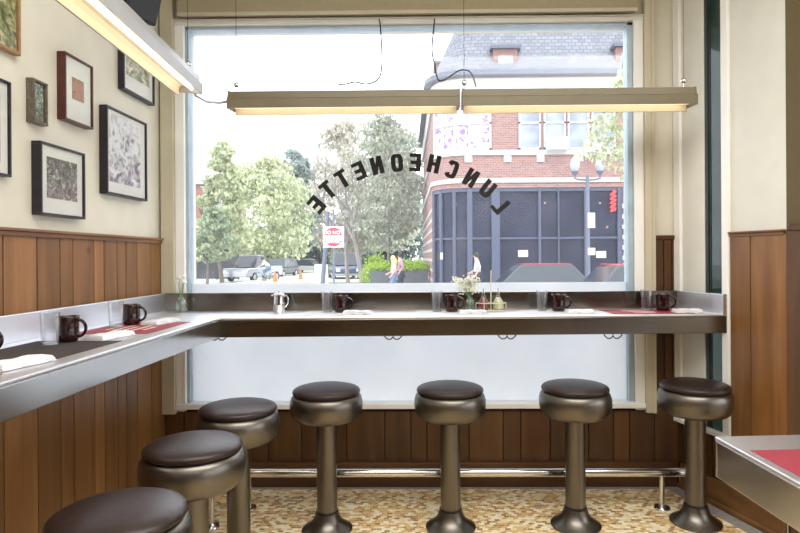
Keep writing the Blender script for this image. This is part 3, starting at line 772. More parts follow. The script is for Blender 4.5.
# loudspeaker high on the left wall near the corner
q = onx(138, 0, -1.45)
sp_ = thing('wall_speaker', 'black loudspeaker mounted high on the left wall beside the window', 'speaker', (XL-.012, 3.02, 2.66), 0)
mt = Matrix.Translation((.15, 0, .12)) @ Euler((0, math.radians(18), math.radians(-22))).to_matrix().to_4x4()
b = MB(); b.box(-.075, .075, -.1, .1, -.13, .16, mt); b.build('cabinet', 'black', sp_, bevel=.01)
b = MB(); b.box(.0755, .08, -.088, .088, -.118, .148, mt); b.build('grille', 'wire', sp_, bevel=.002)
b = MB(); b.box(.001, .012, -.03, .03, .05, .15); b.tube([(.01, 0, .1), (.1, 0, .1)], .012, 10); b.build('bracket', 'black', sp_)

# ================================================================ LAMPS
def make_lamp(L, name, label, metal, flip=1):
    t = thing(name, label, 'lamp')
    fl_ = lambda P: [(u*flip, v) for u, v in P][::flip]
    prof = [(-.060, -.010), (-.060, .040), (-.048, .047), (-.040, .085), (.040, .085), (.048, .047), (.060, .040), (.060, -.022), (.055, -.022), (.051, .012), (.040, .026), (-.050, .026), (-.056, -.010)]
    m = Matrix(((0, 0, 1, 0), (1, 0, 0, 0), (0, 1, 0, 0), (0, 0, 0, 1)))   # (profile x, profile y, length) -> (y, z, x)
    b = MB(); b.prism(fl_(prof), .012, L-.012, m); b.build('housing', metal, t)
    mm = MB(); mm.prism(fl_([(.0545, -.0215), (.0505, .011), (.040, .0255), (-.050, .0255), (-.050, .0245), (.0395, .0245), (.0495, .010), (.0535, -.0215)]), .014, L-.014, m); mm.build('reflector', 'reflector', t)
    for x in (0, L-.012):
        b = MB(); b.prism(fl_([(-.062, -.012), (-.062, .042), (-.05, .049), (-.042, .088), (.042, .088), (.05, .049), (.062, .042), (.062, -.004)]), x, x+.012, m); b.build('end_cap', metal, t, bevel=.002)
    MB().tube([(.03, -.014*flip, .010), (L-.03, -.014*flip, .010)], .010, 14).build('tube_bulb', 'tube', t, smooth=True)
    return t
LZ = 2.222; LY = 3.2
def wire(t, x, zt, ball=True):
    w = MB().tube([(x, 0, .085), (x, 0, zt)], .0014, 6).build('suspension_wire', 'wire', t)
    if ball:
        MB().sphere((x, 0, .13), .015, 14, 10).build('wire_gripper', 'chrome', w, smooth=True)
        MB().lathe([(.003, .085), (.003, .12)], 8, (x, 0, 0)).build('wire_stud', 'chrome', w, smooth=True)
x0, x1, x2, x3 = at(230, 100, LY).x, at(459.5, 100, LY).x, at(461.5, 100, LY).x, at(693, 100, LY).x
l1 = make_lamp(x1-x0, 'linear_pendant_lamp', 'long tan fluorescent lamp hanging in front of the window, left half', 'lampmetal'); l1.location = (x0, LY, LZ); wire(l1, .035, ZC-LZ)
l2 = make_lamp(x3-x2, 'linear_pendant_lamp', 'long tan fluorescent lamp hanging in front of the window, right half', 'lampmetal'); l2.location = (x2, LY, LZ); wire(l2, .015, ZC-LZ); wire(l2, x3-x2-.05, ZC-LZ)
l3 = make_lamp(2.35, 'linear_pendant_lamp', 'lit cream fluorescent lamp running along the left wall toward the window', 'lampgrey', -1)
ax = Vector((.105, -1, -.03)).normalized(); ay = Vector((0, 0, 1)).cross(ax).normalized(); az = ax.cross(ay)
l3.matrix_world = Matrix.Translation((-1.182, 2.97, LZ+.03)) @ Matrix((ax, ay, az)).transposed().to_4x4(); wire(l3, .03, ZC-LZ); wire(l3, 1.8, ZC-LZ)
pts = [(-1.182, 2.979, 2.29), (-1.165, 3.0, 2.24), (-1.14, 3.08, 2.23), (-1.10, 3.16, 2.245), (x0-.004, LY, 2.265)]
tag(MB().tube(pts, .007, 8).build('lamp_cable', 'cable', smooth=True), 'short grey cable joining the left lamp to the window lamp', 'cable')
def curve_pts(P, n=8):
    P = [Vector(p) for p in P]; out = []
    for i in range(len(P)-1):
        a, b_, c, d = P[max(i-1, 0)], P[i], P[i+1], P[min(i+2, len(P)-1)]
        for k in range(n):
            t_ = k/n; out.append(.5*((2*b_)+(c-a)*t_+(2*a-5*b_+4*c-d)*t_*t_+(3*b_-a-3*c+d)*t_**3))
    out.append(P[-1]); return out
YW = 3.5
P = [at(x, y, YW if y > 25 else YF-.05) for x, y in ((379, 19), (380.5, 28), (382, 60), (380, 76), (374, 82), (365, 84), (355, 82), (346, 84))]
P.append(at(339, 90, LY+.02)+Vector((0, 0, .03)))
tag(MB().tube(curve_pts(P), .0042, 6).build('power_cord', 'wire', smooth=True), 'thin dark cord looping from the window head to the left lamp', 'cord')
P = [at(x, y, YW if y > 25 else YF-.05) for x, y in ((434.5, 19), (434, 26), (432, 50), (435, 66), (437, 77), (441, 81), (449, 77), (458, 71), (465, 70), (471, 73))]
P.append(at(476, 88, LY+.02)+Vector((0, 0, .01)))
tag(MB().tube(curve_pts(P), .0042, 6).build('power_cord', 'wire', smooth=True), 'thin dark cord looping from the window head to the right lamp', 'cord')

# ================================================================ WINDOW LETTERING (reads from the street)
wl2 = thing('window_lettering', 'black arched lettering LUNCHEONETTE on the window, seen reversed from inside', 'lettering', (at(408, 285, YG).x, YG-.004, at(408, 285, YG).z))
def bar(x0, y0, x1, y1): return [(x0, y0), (x1, y0), (x1, y1), (x0, y1)]
S = .25; Wd = .64; B_ = .20
def ringpoly(a0, a1, n=20, w=Wd, h=1.0, s=S):
    out, inn = [], []
    for k in range(n+1):
        a = a0+(a1-a0)*k/n
        ca, sa = math.cos(a), math.sin(a); e = .6
        f = lambda c: math.copysign(abs(c)**e, c)
        out.append((w/2+w/2*f(ca), h/2+h/2*f(sa))); inn.append((w/2+(w/2-s)*f(ca), h/2+(h/2-B_)*f(sa)))
    return [[out[k], out[k+1], inn[k+1], inn[k]] for k in range(n)]
GL = {
 'L': [bar(0, 0, S, 1), bar(S, 0, Wd-.04, B_)],
 'E': [bar(0, 0, S, 1), bar(S, 0, Wd-.03, B_), bar(S, 1-B_, Wd-.03, 1), bar(S, .5-B_/2, Wd-.08, .5+B_/2)],
 'T': [bar(Wd/2-S/2, 0, Wd/2+S/2, 1-B_), bar(0, 1-B_, Wd, 1)],
 'H': [bar(0, 0, S, 1), bar(Wd-S, 0, Wd, 1), bar(S, .5-B_/2, Wd-S, .5+B_/2)],
 'N': [bar(0, 0, S, 1), bar(Wd-S, 0, Wd, 1), [(S, 1), (S*.8, 1), (S*.8, .62), (Wd-S, 0), (Wd-S*.8, 0), (Wd-S*.8, .38)]],
 'O': ringpoly(0, 2*PI, 28),
 'C': ringpoly(.13*PI, 1.87*PI, 26),
 'U': ringpoly(PI, 2*PI, 14)+[bar(0, .5, S, 1), bar(Wd-S, .5, Wd, 1)],
}
word = 'LUNCHEONETTE'
pos = [(500, 205), (487.5, 189), (471, 178), (452, 169.5), (434, 164), (415, 162.5), (397, 163), (377, 165.5), (359, 171), (342.5, 179), (328, 190), (316.5, 205)]
H = .112
cxp, cyp = 408.0, 285.0
for ch, (px, py) in zip(word, pos):
    P = at(px, py, YG)-wl2.location; P.y = 0
    ang = math.atan2(px-cxp, cyp-py)       # tilt, clockwise in the picture
    b = MB()
    for k, poly_ in enumerate(GL[ch]):
        pts = []
        for u, v in poly_:
            a = -(u-Wd/2)*H*1.05; c = (v-.5)*H      # mirrored for the view from inside
            pts.append(Vector((P.x+a*math.cos(ang)+c*math.sin(ang), 0, P.z-a*math.sin(ang)+c*math.cos(ang))))
        n = len(pts); vs = [p-Vector((0, .0012+.00001*k, 0)) for p in pts]+[p+Vector((0, .003, 0)) for p in pts]
        b.add(vs, [tuple(range(n)), tuple(range(n, 2*n))[::-1]]+[(i, i+n, (i+1) % n+n, (i+1) % n) for i in range(n)])
    b.build('letter_'+ch.lower(), 'vinyl_letter', wl2)

#OUTSIDE
# ================================================================ OUTSIDE, ACROSS THE STREET
GZ = -.25
MO = dict(
 asphalt=mat('pale_asphalt', (.42, .42, .43), .9, var=.08, scale=3),
 walk=mat('concrete_sidewalk', (.55, .54, .52), .9, var=.06, scale=4),
 grass=mat('park_gravel', (.46, .47, .38), .95, var=.3, scale=20),
 brick=brick_material('red_brick', (.24, .115, .095), (.32, .165, .14), (.36, .32, .30)),
 brick_band=brick_material('striped_brick', (.27, .10, .075), (.34, .14, .10), (.5, .46, .42), bw=.4, bh=.2, ms=.03),
 stone=mat('pale_limestone', (.48, .465, .44), .85, var=.06, scale=4),
 slate=brick_material('grey_slate_shingles', (.15, .157, .178), (.21, .22, .245), (.10, .107, .128), bw=.28, bh=.2, ms=.018),
 gutter=mat('slate_blue_gutter', (.10, .12, .16), .6),
 mullion=mat('blue_grey_window_metal', (.07, .085, .135), .45),
 shopglass=dark_glass('shopfront_glass'),
 shopdark=mat('dark_shop_interior', (.035, .04, .065), .8, var=.4, scale=.8),
 pane=mat('pale_reflecting_pane', (.28, .31, .36), .15, var=.25, scale=1.5),
 winframe=mat('pale_window_frame', (.5, .51, .53), .6),
 stain_pane=art_material('painted_window_pane', [(.36, (.40, .44, .50)), (.46, (.55, .52, .34)), (.53, (.50, .47, .58)), (.62, (.26, .14, .40))], 2.4, 2, 0, 2.5),
 notice=mat('pale_notice_paper', (.72, .72, .60), .8),
 pole=mat('grey_painted_pole', (.13, .15, .20), .5),
 globe=mat('frosted_globe', (.42, .45, .48), .4),
 white=mat('white_panel', (.8, .8, .82), .6),
 signred=mat('traffic_red', (.62, .035, .05), .5),
 neon=mat('lit_red_neon', (1, .05, .04), .5, emit=1.0, emit_col=(1, .04, .05)),
 amber=mat('lit_amber_bulb', (1, .55, .2), .5, emit=8, emit_col=(1, .5, .18)),
 orange=mat('orange_cone_plastic', (.8, .18, .05), .5),
 bark=mat('grey_brown_bark', (.17, .14, .115), .95, var=.25, scale=12, stretch=(1, 1, .2)),
 bark_pale=mat('pale_grey_bark', (.27, .25, .22), .95, var=.2, scale=12, stretch=(1, 1, .2)),
 fence=mat('dark_fence', (.055, .06, .07), .8),
 planter=mat('dark_grey_planter', (.10, .11, .12), .8),
 leaf_y=leaf_material('yellow_green_leaves', (.52, .56, .36)), leaf_g=leaf_material('mid_green_leaves', (.36, .43, .28)),
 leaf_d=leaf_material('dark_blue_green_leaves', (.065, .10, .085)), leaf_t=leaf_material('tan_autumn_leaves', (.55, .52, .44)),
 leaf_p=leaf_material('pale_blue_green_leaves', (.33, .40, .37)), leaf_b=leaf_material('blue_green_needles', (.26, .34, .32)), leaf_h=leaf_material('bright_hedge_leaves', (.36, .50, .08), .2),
 leaf_o=leaf_material('olive_grey_leaves', (.44, .46, .37)),
 carglass=mat('car_window_glass', (.03, .04, .05), .08, spec=.8), tyre=mat('tyre_rubber', (.02, .02, .02), .8), hub=mat('wheel_rim_metal', (.45, .45, .46), .3, .8),
 skin=mat('skin', (.62, .38, .28), .6), shirt_w=mat('white_shirt', (.75, .75, .76), .8), shirt_b=mat('pale_blue_shirt', (.45, .50, .60), .8), shirt_p=mat('mauve_top', (.42, .28, .34), .8), shirt_pk=mat('peach_top', (.72, .50, .42), .8),
 pants_d=mat('dark_trousers', (.05, .055, .08), .8), pants_l=mat('blue_jeans', (.16, .22, .34), .8), shoe=mat('dark_shoes', (.03, .03, .03), .6),
 hair_d=mat('dark_hair', (.04, .03, .025), .7), hair_b=mat('blonde_hair', (.60, .45, .22), .7),
 bike=mat('pale_blue_bike_paint', (.25, .45, .60), .4), light=mat('headlamp_lens', (.75, .76, .78), .2), tail=mat('tail_lamp_lens', (.5, .03, .03), .3),
)
M.update(MO)
M['amber'].cycles.emission_sampling = 'NONE'; M['neon'].cycles.emission_sampling = 'NONE'
struct(MB().box(-90, 70, YF+.17, 130, GZ-.2, GZ-.02).build('ground_street', 'asphalt'))
b = MB(); b.box(-30, 30, YF+.165, 8.0, GZ-.02, GZ+.12)
struct(b.build('ground_near_sidewalk', 'walk'))
b = MB(); b.box(-.6, 34, 19.6, 23.4, GZ-.02, GZ+.12)
struct(b.build('ground_far_sidewalk', 'walk'))
b = MB(); b.box(-70, -12, 50, 100, GZ-.02, GZ+.10); b.box(-12, 5, 37, 100, GZ-.02, GZ+.12)
struct(b.build('ground_grass', 'grass'))

# ---- corner brick building
bd = thing('brick_building', 'large red brick corner building with slate roof and dark glazed shopfront across the street', 'building', (4, 27, GZ))
bd_inv = Matrix.Translation((-4, -27, -GZ))
def bpart(mb, name, m, par=None, **k):
    par = par or bd
    mb.v = [(x-4, y-27, z-GZ) for x, y, z in mb.v]
    return mb.build(name, m, par, **k)
DB = 23.0
def pz(py, px=530): return at(px, py, DB).z
def pX(px): return at(px, 257, DB).x
XB0 = pX(470); XB1 = pX(633)+.2; RC = 1.45
path = [(-.15, 40), (.30, DB+RC+.6)]
path = [(-.12, 38), (XB0-RC, DB+RC)]
for k in range(1, 9):
    a = PI/2*k/8; path.append((XB0-RC*math.cos(a), DB+RC-RC*math.sin(a)))
arc0 = 1; path.append((XB1+6.5, DB))
pieces = path
bpart(MB().ribbon(path, pz(187.5), pz(150), 0, .4), 'brick_band_wall', 'brick')
bpart(MB().ribbon(path, pz(150), pz(76), -.05, .35), 'upper_wall', 'brick')
bpart(MB().ribbon(path, pz(155), pz(150), .07, .3), 'window_sill_band', 'stone')
bpart(MB().ribbon(path, pz(182.5), pz(178), .06, .3), 'stone_belt', 'stone')
bpart(MB().ribbon(path, pz(100), pz(78), .04, .3), 'frieze', 'stone')
bpart(MB().ribbon(path, pz(76), pz(71), .30, .5), 'cornice', 'gutter')
# left side wall, ground floor, banded
bpart(MB().ribbon(path[:2], GZ+.1, pz(187), 0, .35), 'side_wall', 'brick')
b = MB()
for k in range(9):
    z = GZ+.2+k*.42; b.ribbon(path[:2], z, z+.13, .015, .2)
bpart(b, 'side_stone_bands', 'stone')
bpart(MB().ribbon([(pX(622.5), DB), (XB1+6.5, DB)], GZ+.1, pz(187), 0, .5), 'right_pier', 'brick')
b = MB()
for k in range(9): z = GZ+.3+k*.40; b.box(pX(622.3), pX(630), DB-.04, DB+.1, z, z+.17)
bpart(b, 'quoins', 'stone')
b = MB()
for px in (469, 508, 541, 580): x = pX(px); b.prism([(x-.13, 0), (x+.13, 0), (x+.17, 1), (x-.17, 1)][:4], 0, 1) if 0 else b.box(x-.15, x+.15, DB-.05, DB+.1, pz(162), pz(155))
bpart(b, 'keystones', 'stone')
# shopfront
shop = [p for p in path[1:-1]]+[(pX(622), DB)]
shop_in = [(x+.0, y+.12) for x, y in shop]
sf = bpart(MB().ribbon(shop, GZ+.45, pz(188), -.12, .02), 'shopfront_glass', 'shopglass')
bpart(MB().ribbon(shop, GZ+.1, GZ+.5, -.02, .2), 'stall_riser', 'mullion')
bpart(MB().ribbon(shop, pz(239), pz(237), -.06, .1), 'transom_rail', 'mullion')
bpart(MB().ribbon(shop, pz(191), pz(187.5), -.04, .12), 'head_rail', 'mullion')
for px, w in ((540, .05), (620.5, .10), (496, .16), (586, .05), (559, .025), (470, .10)):
    x = pX(px); bpart(MB().box(x-w, x+w, DB+.0, DB+.12, GZ+.1, pz(188)), 'mullion', 'mullion')
for a in (.12, .42, .72):
    an = PI/2*a; x = XB0-(RC-.06)*math.cos(an); y = DB+RC-(RC-.06)*math.sin(an)
    bpart(MB().tube([(x, y, GZ+.1), (x, y, pz(188))], .07, 8), 'mullion', 'mullion')
b = MB(); b.box(XB0-RC+.5, XB1+.4, DB+5.5, DB+5.6, GZ, pz(187)); b.box(XB0-RC+.5, XB1+.4, DB+.3, DB+5.6, GZ+.05, GZ+.15); b.box(XB0-RC+.5, XB1+.4, DB+.42, DB+5.6, pz(187)-.02, pz(186)); b.box(XB1, XB1+.1, DB+.5, DB+5.6, GZ, pz(187)); b.box(XB0-RC+.45, XB0-RC+.55, DB+RC, DB+5.6, GZ, pz(187))
bpart(b, 'shop_interior', 'shopdark')
for px, py, w in ((457, 255, .13), (523, 253.5, .19), (601, 254.5, .19), (441.5, 256, .05)):
    c = at(px, py, DB+.02 if px > 469 else DB+.3); bpart(MB().box(c.x-w, c.x+w, c.y-.02, c.y, c.z-.13, c.z+.13), 'paper_notice', 'notice')
# red neon sign, vertical
b = MB(); c = at(613.3, 202, DB-.1)
zz_ = [pz(192)+(pz(212)-pz(192))*k/24 for k in range(25)]
b.tube([(c.x+.10*math.sin(k*1.25), DB-.08, z) for k, z in enumerate(zz_)], .045, 6)
bpart(b, 'neon_sign_tube', 'neon')
# upper windows
def upper_window(px0, px1, y0, y1, m='pane', mull=True):
    x0, x1 = pX(px0), pX(px1); z0, z1 = pz(y1), pz(y0)
    f = MB(); t = .07
    for q in ((x0, x0+t, z0, z1), (x1-t, x1, z0, z1), (x0, x1, z0, z0+t), (x0, x1, z1-t, z1), (x0, x1, (z0+z1)/2-t/2, (z0+z1)/2+t/2)): f.box(q[0], q[1], DB-.02, DB+.12, q[2], q[3])
    o = bpart(f, 'window_frame', 'winframe'); bpart(MB().box(x0+.02, x1-.02, DB+.02, DB+.04, z0, z1), 'pane', m, o)
for a, c, m in ((469, 492, 'stain_pane'), (519.5, 541.5, 'pane'), (544.5, 566.5, 'pane'), (568.5, 590, 'pane'), (592.5, 616, 'pane')): upper_window(a, c, 96, 149.5, m)
f = MB(); 
arc = path[3:10]
f.ribbon(arc, pz(149), pz(98), .0, .04); wc = bpart(f, 'curved_window_panes', 'stain_pane')
f = MB(); f.ribbon(arc, pz(124.5), pz(121.5), .05, .1); f.ribbon(arc, pz(150), pz(147), .05, .1)
for k in (3, 5, 7, 9): x, y = path[k]; f.tube([(x, y-.04, pz(150)), (x, y-.04, pz(98))], .06, 6)
bpart(f, 'curved_window_frame', 'winframe')
for px, w, py in ((558, .40, 143.5), (594, .32, 146)):
    c = at(px, py, DB-.3); ac = bpart(MB().box(c.x-w, c.x+w, DB-.4, DB+.05, c.z-.22, c.z+.24), 'air_conditioner', 'white')
    bpart(MB().box(c.x-w*.78, c.x+w*.78, DB-.41, DB-.395, c.z-.15, c.z+.17), 'grille', 'winframe', ac)
# roof: steep slate mansard with dormers
er = .35
z0r, z1r = pz(71), pz(71)+4.0
low = [(path[0][0], path[0][1])]+[(x, y-.0) for x, y in path[1:]]
cx_, cy_ = XB0+1.2, DB+4.5
def lift(p):      # top edge of the slope
    x, y = p; return (x+1.35 if x < XB0+.01 else x+1.35*0 , y+2.4)
rf = MB(); L_ = 0
for i in range(len(low)-1):
    a, c = low[i], low[i+1]
    sh = lambda p: (p[0]+1.55*max(0, min(1, (XB0+.5-p[0])/1.5)), p[1]+2.4*max(0, min(1, (39-p[1])/14)))
    a2, c2 = sh(a), sh(c); d = math.dist(a, c)
    rf.add([(a[0], a[1], z0r), (c[0], c[1], z0r), (c2[0], c2[1], z1r), (a2[0], a2[1], z1r)], [(0, 1, 2, 3)], [[(L_, 0), (L_+d, 0), (L_+d, 4.6), (L_, 4.6)]])
    rf.add([(a[0], a[1]+.3, z0r), (c[0], c[1]+.3, z0r), (c2[0], c2[1]+.3, z1r), (a2[0], a2[1]+.3, z1r)], [(3, 2, 1, 0)], [[(L_, 0), (L_+d, 0), (L_+d, 4.6), (L_, 4.6)]])
    L_ += d
bpart(rf, 'slate_roof', 'slate')
def dormer(px0, px1, y0, y1, D):
    a, c = at(px0, y1, D), at(px1, y0, D)
    o = bpart(MB().box(a.x, c.x, D, D+1.6, a.z, c.z), 'dormer', 'brick_plain')
    w = bpart(MB().box(a.x+.18, c.x-.18, D-.03, D, a.z+.15, c.z-.25), 'pane', 'pane', o)
    bpart(MB().box(a.x-.12, c.x+.12, D-.15, D+1.6, c.z, c.z+.13), 'dormer_roof', 'gutter', o)
M['brick_plain'] = mat('dormer_brick', (.26, .14, .12), .85, var=.15, scale=6)
dormer(493.5, 517.5, 49, 69, DB+.25); dormer(616, 642, 47, 68, DB+.25)
dormer(436, 443.5, 64, 78, DB+6)

# ---- street furniture
def pole_base(px, D): return at(px, 257, D).x
D = 20.2; x = pole_base(588, D)
t = thing('street_lamp', 'twin-globe street lamp on a grey pole in front of the shopfront', 'street lamp', (x, D, GZ))
h178 = at(588, 180, D).z-GZ
MB().lathe([(.16, 0), (.16, .5), (.10, .6), (.075, .8), (.06, h178+.1), (.03, h178+.2)], 16).build('pole', 'pole', t, smooth=True)
for sgn in (-1, 1):
    xa = sgn*.43
    a = MB().tube([(0, 0, h178), (xa*.7, 0, h178+.02), (xa, 0, h178+.06), (xa, 0, h178+.2)], .035, 8).build('arm', 'pole', t, smooth=True)
    zb = h178+.2
    MB().lathe([(.05, zb-.03), (.11, zb+.04), (.13, zb+.10)], 16, (xa, 0, 0)).build('lamp_fitter', 'pole', t, smooth=True)
    MB().lathe([(.09, zb+.10), (.16, zb+.24), (.165, zb+.34), (.12, zb+.50), (.05, zb+.57), (.02, zb+.66)], 18, (xa, 0, 0)).build('globe', 'globe', t, smooth=True)
for yy0, yy1 in ((213, 228), (248, 255)):
    z_ = at(590, yy1, D).z-GZ; z2 = at(590, yy0, D).z-GZ
    MB().box(-.02, .22, -.09, -.07, z_, z2).build('pole_sign', 'white', t)
# Do not enter sign
D = 21.0; p0 = at(333.5, 237, D)
t = thing('road_sign', 'square white and red DO NOT ENTER road sign on a pole at the street', 'sign', (p0.x, D, GZ))
hs = p0.z-GZ; hw = .37
MB().tube([(0, .05, 0), (0, .05, hs+.98)], .035, 8).build('pole', 'pole', t)
MB().box(-hw, hw, -.01, .01, hs-hw, hs+hw).build('sign_plate', 'white', t, bevel=.004)
n = 36; R1 = hw*.92
top = [(R1*math.cos(a), R1*math.sin(a)) for a in [PI*.06+(PI*.88)*k/20 for k in range(21)]]
mxz = lambda d: Matrix(((1, 0, 0, 0), (0, 0, 1, d), (0, 1, 0, hs), (0, 0, 0, 1)))
MB().prism(top, -.003, 0, mxz(-.011)).build('red_disc_top', 'signred', t)
b = MB(); b.prism([(R1*math.cos(a), R1*math.sin(a)) for a in [-PI*.12-(PI*.76)*k/20 for k in range(21)]], -.003, 0, mxz(-.011))
b.build('red_disc_bottom', 'signred', t)
def text_mesh(txt, size, name, m, par, loc, rot, off=.004, ext=.002):
    cu = bpy.data.curves.new('text_src', 'FONT'); cu.body = txt; cu.size = size; cu.align_x = 'CENTER'; cu.align_y = 'CENTER'; cu.offset = off; cu.extrude = ext
    o = bpy.data.objects.new('text_src', cu); COL.objects.link(o); bpy.context.view_layer.update()
    me = bpy.data.meshes.new_from_object(o.evaluated_get(bpy.context.evaluated_depsgraph_get())); bpy.data.objects.remove(o)
    me.materials.clear(); me.materials.append(M[m]); q = bpy.data.objects.new(name, me); COL.objects.link(q); q.parent = par; q.location = loc; q.rotation_euler = rot
    return q
text_mesh('DO NOT', .17, 'lettering', 'white', t, (0, -.018, hs+.155), (PI/2, 0, 0))
text_mesh('ENTER', .17, 'lettering', 'white', t, (0, -.018, hs-.165), (PI/2, 0, 0))
# tall leaning utility pole left of the sign
D = 30; a, c = at(322, 275, D), at(328, 212, D)
tag(MB().tube([(0, 0, 0), ((c.x-a.x)*.5, 0, 1.9), ((c.x-a.x)*1., 0, 4.0)], [.12, .11, .09], 10).build('leaning_pole', 'pole', loc=(a.x, D, GZ)), 'dark leaning pole just left of the square road sign', 'pole')

# ---- trees
def leafcloud(mb, rng, blobs, n, size):
    vs, fs = [], []
    wts = [b_[3]*b_[4]*b_[5] for b_ in blobs]
    for k in range(n):
        bx, by, bz, rx, ry, rz = rng.choices(blobs, wts)[0]
        v = Vector((rng.gauss(0, 1), rng.gauss(0, 1), rng.gauss(0, 1))).normalized()*(rng.uniform(.3, 1)**.5+abs(rng.gauss(0, .22)))
        c = Vector((bx+v.x*rx, by+v.y*ry, bz+v.z*rz))
        q = Euler((rng.uniform(0, 6.3), rng.uniform(0, 6.3), rng.uniform(0, 6.3))).to_matrix(); s = size*rng.uniform(.6, 1.4)
        i = len(vs); vs += [c+q @ Vector(u) for u in ((-s*.5, 0, 0), (0, -s*.3, 0), (s*.5, 0, 0), (0, s*.3, 0))]; fs.append((i, i+1, i+2, i+3))
    return mb.add(vs, fs)
def branches(mb, rng, p, d, L, r, depth, tips, spread=.55):
    n = 4; pts = [p]; q = p.copy(); dd_ = d.copy()
    for k in range(n):
        dd_ = (dd_+Vector((rng.gauss(0, .10), rng.gauss(0, .10), rng.gauss(.03, .05)))).normalized(); q = q+dd_*L/n; pts.append(q.copy())
    mb.tube(pts, [r*(1-.4*k/n) for k in range(n+1)], 6 if depth > 1 else 4)
    if depth == 0: tips.append(q); return
    for k in range(rng.choice([2, 3, 3])):
        nd = (dd_+Vector((rng.gauss(0, spread), rng.gauss(0, spread), rng.gauss(.1, .2)))).normalized()
        st_ = pts[rng.choice([2, 3, 4, 4])]
        branches(mb, rng, st_, nd, L*rng.uniform(.62, .8), r*.58, depth-1, tips, spread)
def tree(px, D, label, trunk_h, crown, leaf, n, size, bark='bark', seed=0, r=.16, nblob=26, kind=0, z0=GZ, group=None):
    """crown = (px0, px1, ytop, ybottom) in view terms at this depth"""
    rng = random.Random(seed+11); X = at(px, 257, D).x
    t = thing('street_tree', label, 'tree', (X, D, z0), 0, group)
    a, c = at(crown[0], crown[3], D), at(crown[1], crown[2], D)
    cx = (a.x+c.x)/2-X; w = (c.x-a.x)/2; zb, zt = a.z-z0, c.z-z0
    b = MB(); tips = []
    branches(b, rng, Vector((0, 0, 0)), Vector((cx*.12/max(trunk_h, 1), 0, 1)).normalized(), trunk_h, r, 3 if kind else 2, tips, .5)
    b.build('trunk', bark, t, smooth=True)
    blobs = []
    for k in range(int(nblob*2.6)):
        u = rng.uniform(0, 1); f_ = math.sin(PI*min(1, .15+u*.85))**.7 if kind != 2 else (1-u)*.95+.08
        ang = rng.uniform(0, 2*PI); rr = w*f_*rng.uniform(.05, 1)**.5*.92
        bs = w*rng.uniform(.07, .24)*(1 if kind != 2 else .7)
        blobs.append((cx+rr*math.cos(ang), rr*math.sin(ang)*.8, zb+(zt-zb)*(u*.92+.02), bs*1.2, bs, bs*.75))
    lm = MB(); leafcloud(lm, rng, blobs, n, size); lm.build('foliage', leaf, t)
    return t
tree(222, 40, 'yellow-green spired tree, leftmost behind the window', 2.5, (186, 258, 136, 262), 'leaf_y', 6500, .34, seed=1, nblob=46, kind=2)
tree(262, 58, 'broad pale green tree behind the parked cars', 2.5, (212, 320, 150, 262), 'leaf_y', 9500, .42, seed=2, nblob=46)
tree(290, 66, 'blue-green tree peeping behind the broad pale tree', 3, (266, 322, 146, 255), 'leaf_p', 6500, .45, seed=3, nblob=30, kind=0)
tree(207, 36, 'small green tree beside the dark fence', 1.6, (192, 236, 205, 262), 'leaf_g', 2600, .28, seed=4, r=.1)
tree(348, 34, 'nearly bare pale-barked tree just right of the road sign', 3.4, (306, 372, 118, 225), 'leaf_t', 2200, .22, 'bark_pale', 5, .15, kind=1, nblob=30)
tree(363, 32, 'pale-barked tree with thin tan leaves, middle of the view', 3.2, (338, 425, 110, 232), 'leaf_o', 3800, .22, 'bark_pale', 6, .17, kind=1, nblob=34)
tree(386, 37, 'leaning grey-trunked tree behind the hedge', 3.0, (360, 424, 128, 240), 'leaf_o', 4200, .26, 'bark_pale', 7, .13, kind=1, nblob=34)
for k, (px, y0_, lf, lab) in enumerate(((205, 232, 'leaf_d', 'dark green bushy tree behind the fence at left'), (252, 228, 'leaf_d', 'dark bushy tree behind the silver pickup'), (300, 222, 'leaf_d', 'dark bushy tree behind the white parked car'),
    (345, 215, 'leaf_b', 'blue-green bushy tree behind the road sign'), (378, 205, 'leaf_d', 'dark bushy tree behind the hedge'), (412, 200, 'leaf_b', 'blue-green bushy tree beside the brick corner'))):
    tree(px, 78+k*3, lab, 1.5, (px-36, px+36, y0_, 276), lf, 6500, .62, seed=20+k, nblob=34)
tree(400, 70, 'tall olive tree far behind the middle trees', 3, (345, 440, 116, 250), 'leaf_o', 8500, .5, seed=31, nblob=40)
tree(320, 75, 'tall tan autumn tree far behind the road sign', 3, (306, 384, 116, 255), 'leaf_t', 8000, .5, seed=32, nblob=36)
# near tree at the right, partly behind the window post
tree(668, 15, 'near yellow-leaved tree partly hidden behind the right window post', 3.9, (585, 700, 60, 178), 'leaf_y', 3000, .15, 'bark', 9, .13, kind=1, nblob=40)
# hedge in a planter
D = 26.5
a, c = at(370, 262, D), at(428, 274, D)
t = thing('clipped_hedge', 'bright green clipped hedge in a dark planter beside the brick corner', 'hedge', ((a.x+c.x)/2, D+.5, GZ+.12))
w = (c.x-a.x)/2; zt = at(400, 270.5, D).z-GZ-.12
MB().box(-w, w, -.5, .5, 0, zt).build('planter', 'planter', t, bevel=.03)
rng = random.Random(4); lm = MB(); bl = [(-w+.15+k*(2*w-.3)/11, 0, zt+.12, .3, .5, .2) for k in range(12)]
leafcloud(lm, rng, bl, 3600, .12); lm.build('foliage', 'leaf_h', t)
t = thing('round_shrub', 'bright green rounded shrub at the left end of the hedge', 'shrub', (at(375, 257, D+1.3).x, D+1.3, GZ+.12))
lm = MB(); leafcloud(lm, rng, [(0, 0, 1.0, .5, .5, .6), (0, 0, .6, .6, .6, .5)], 1400, .12); lm.build('foliage', 'leaf_h', t)
t = thing('long_hedge', 'pale green hedge further back behind the pedestrians', 'hedge', (at(418, 257, 40).x, 40, GZ+.12))
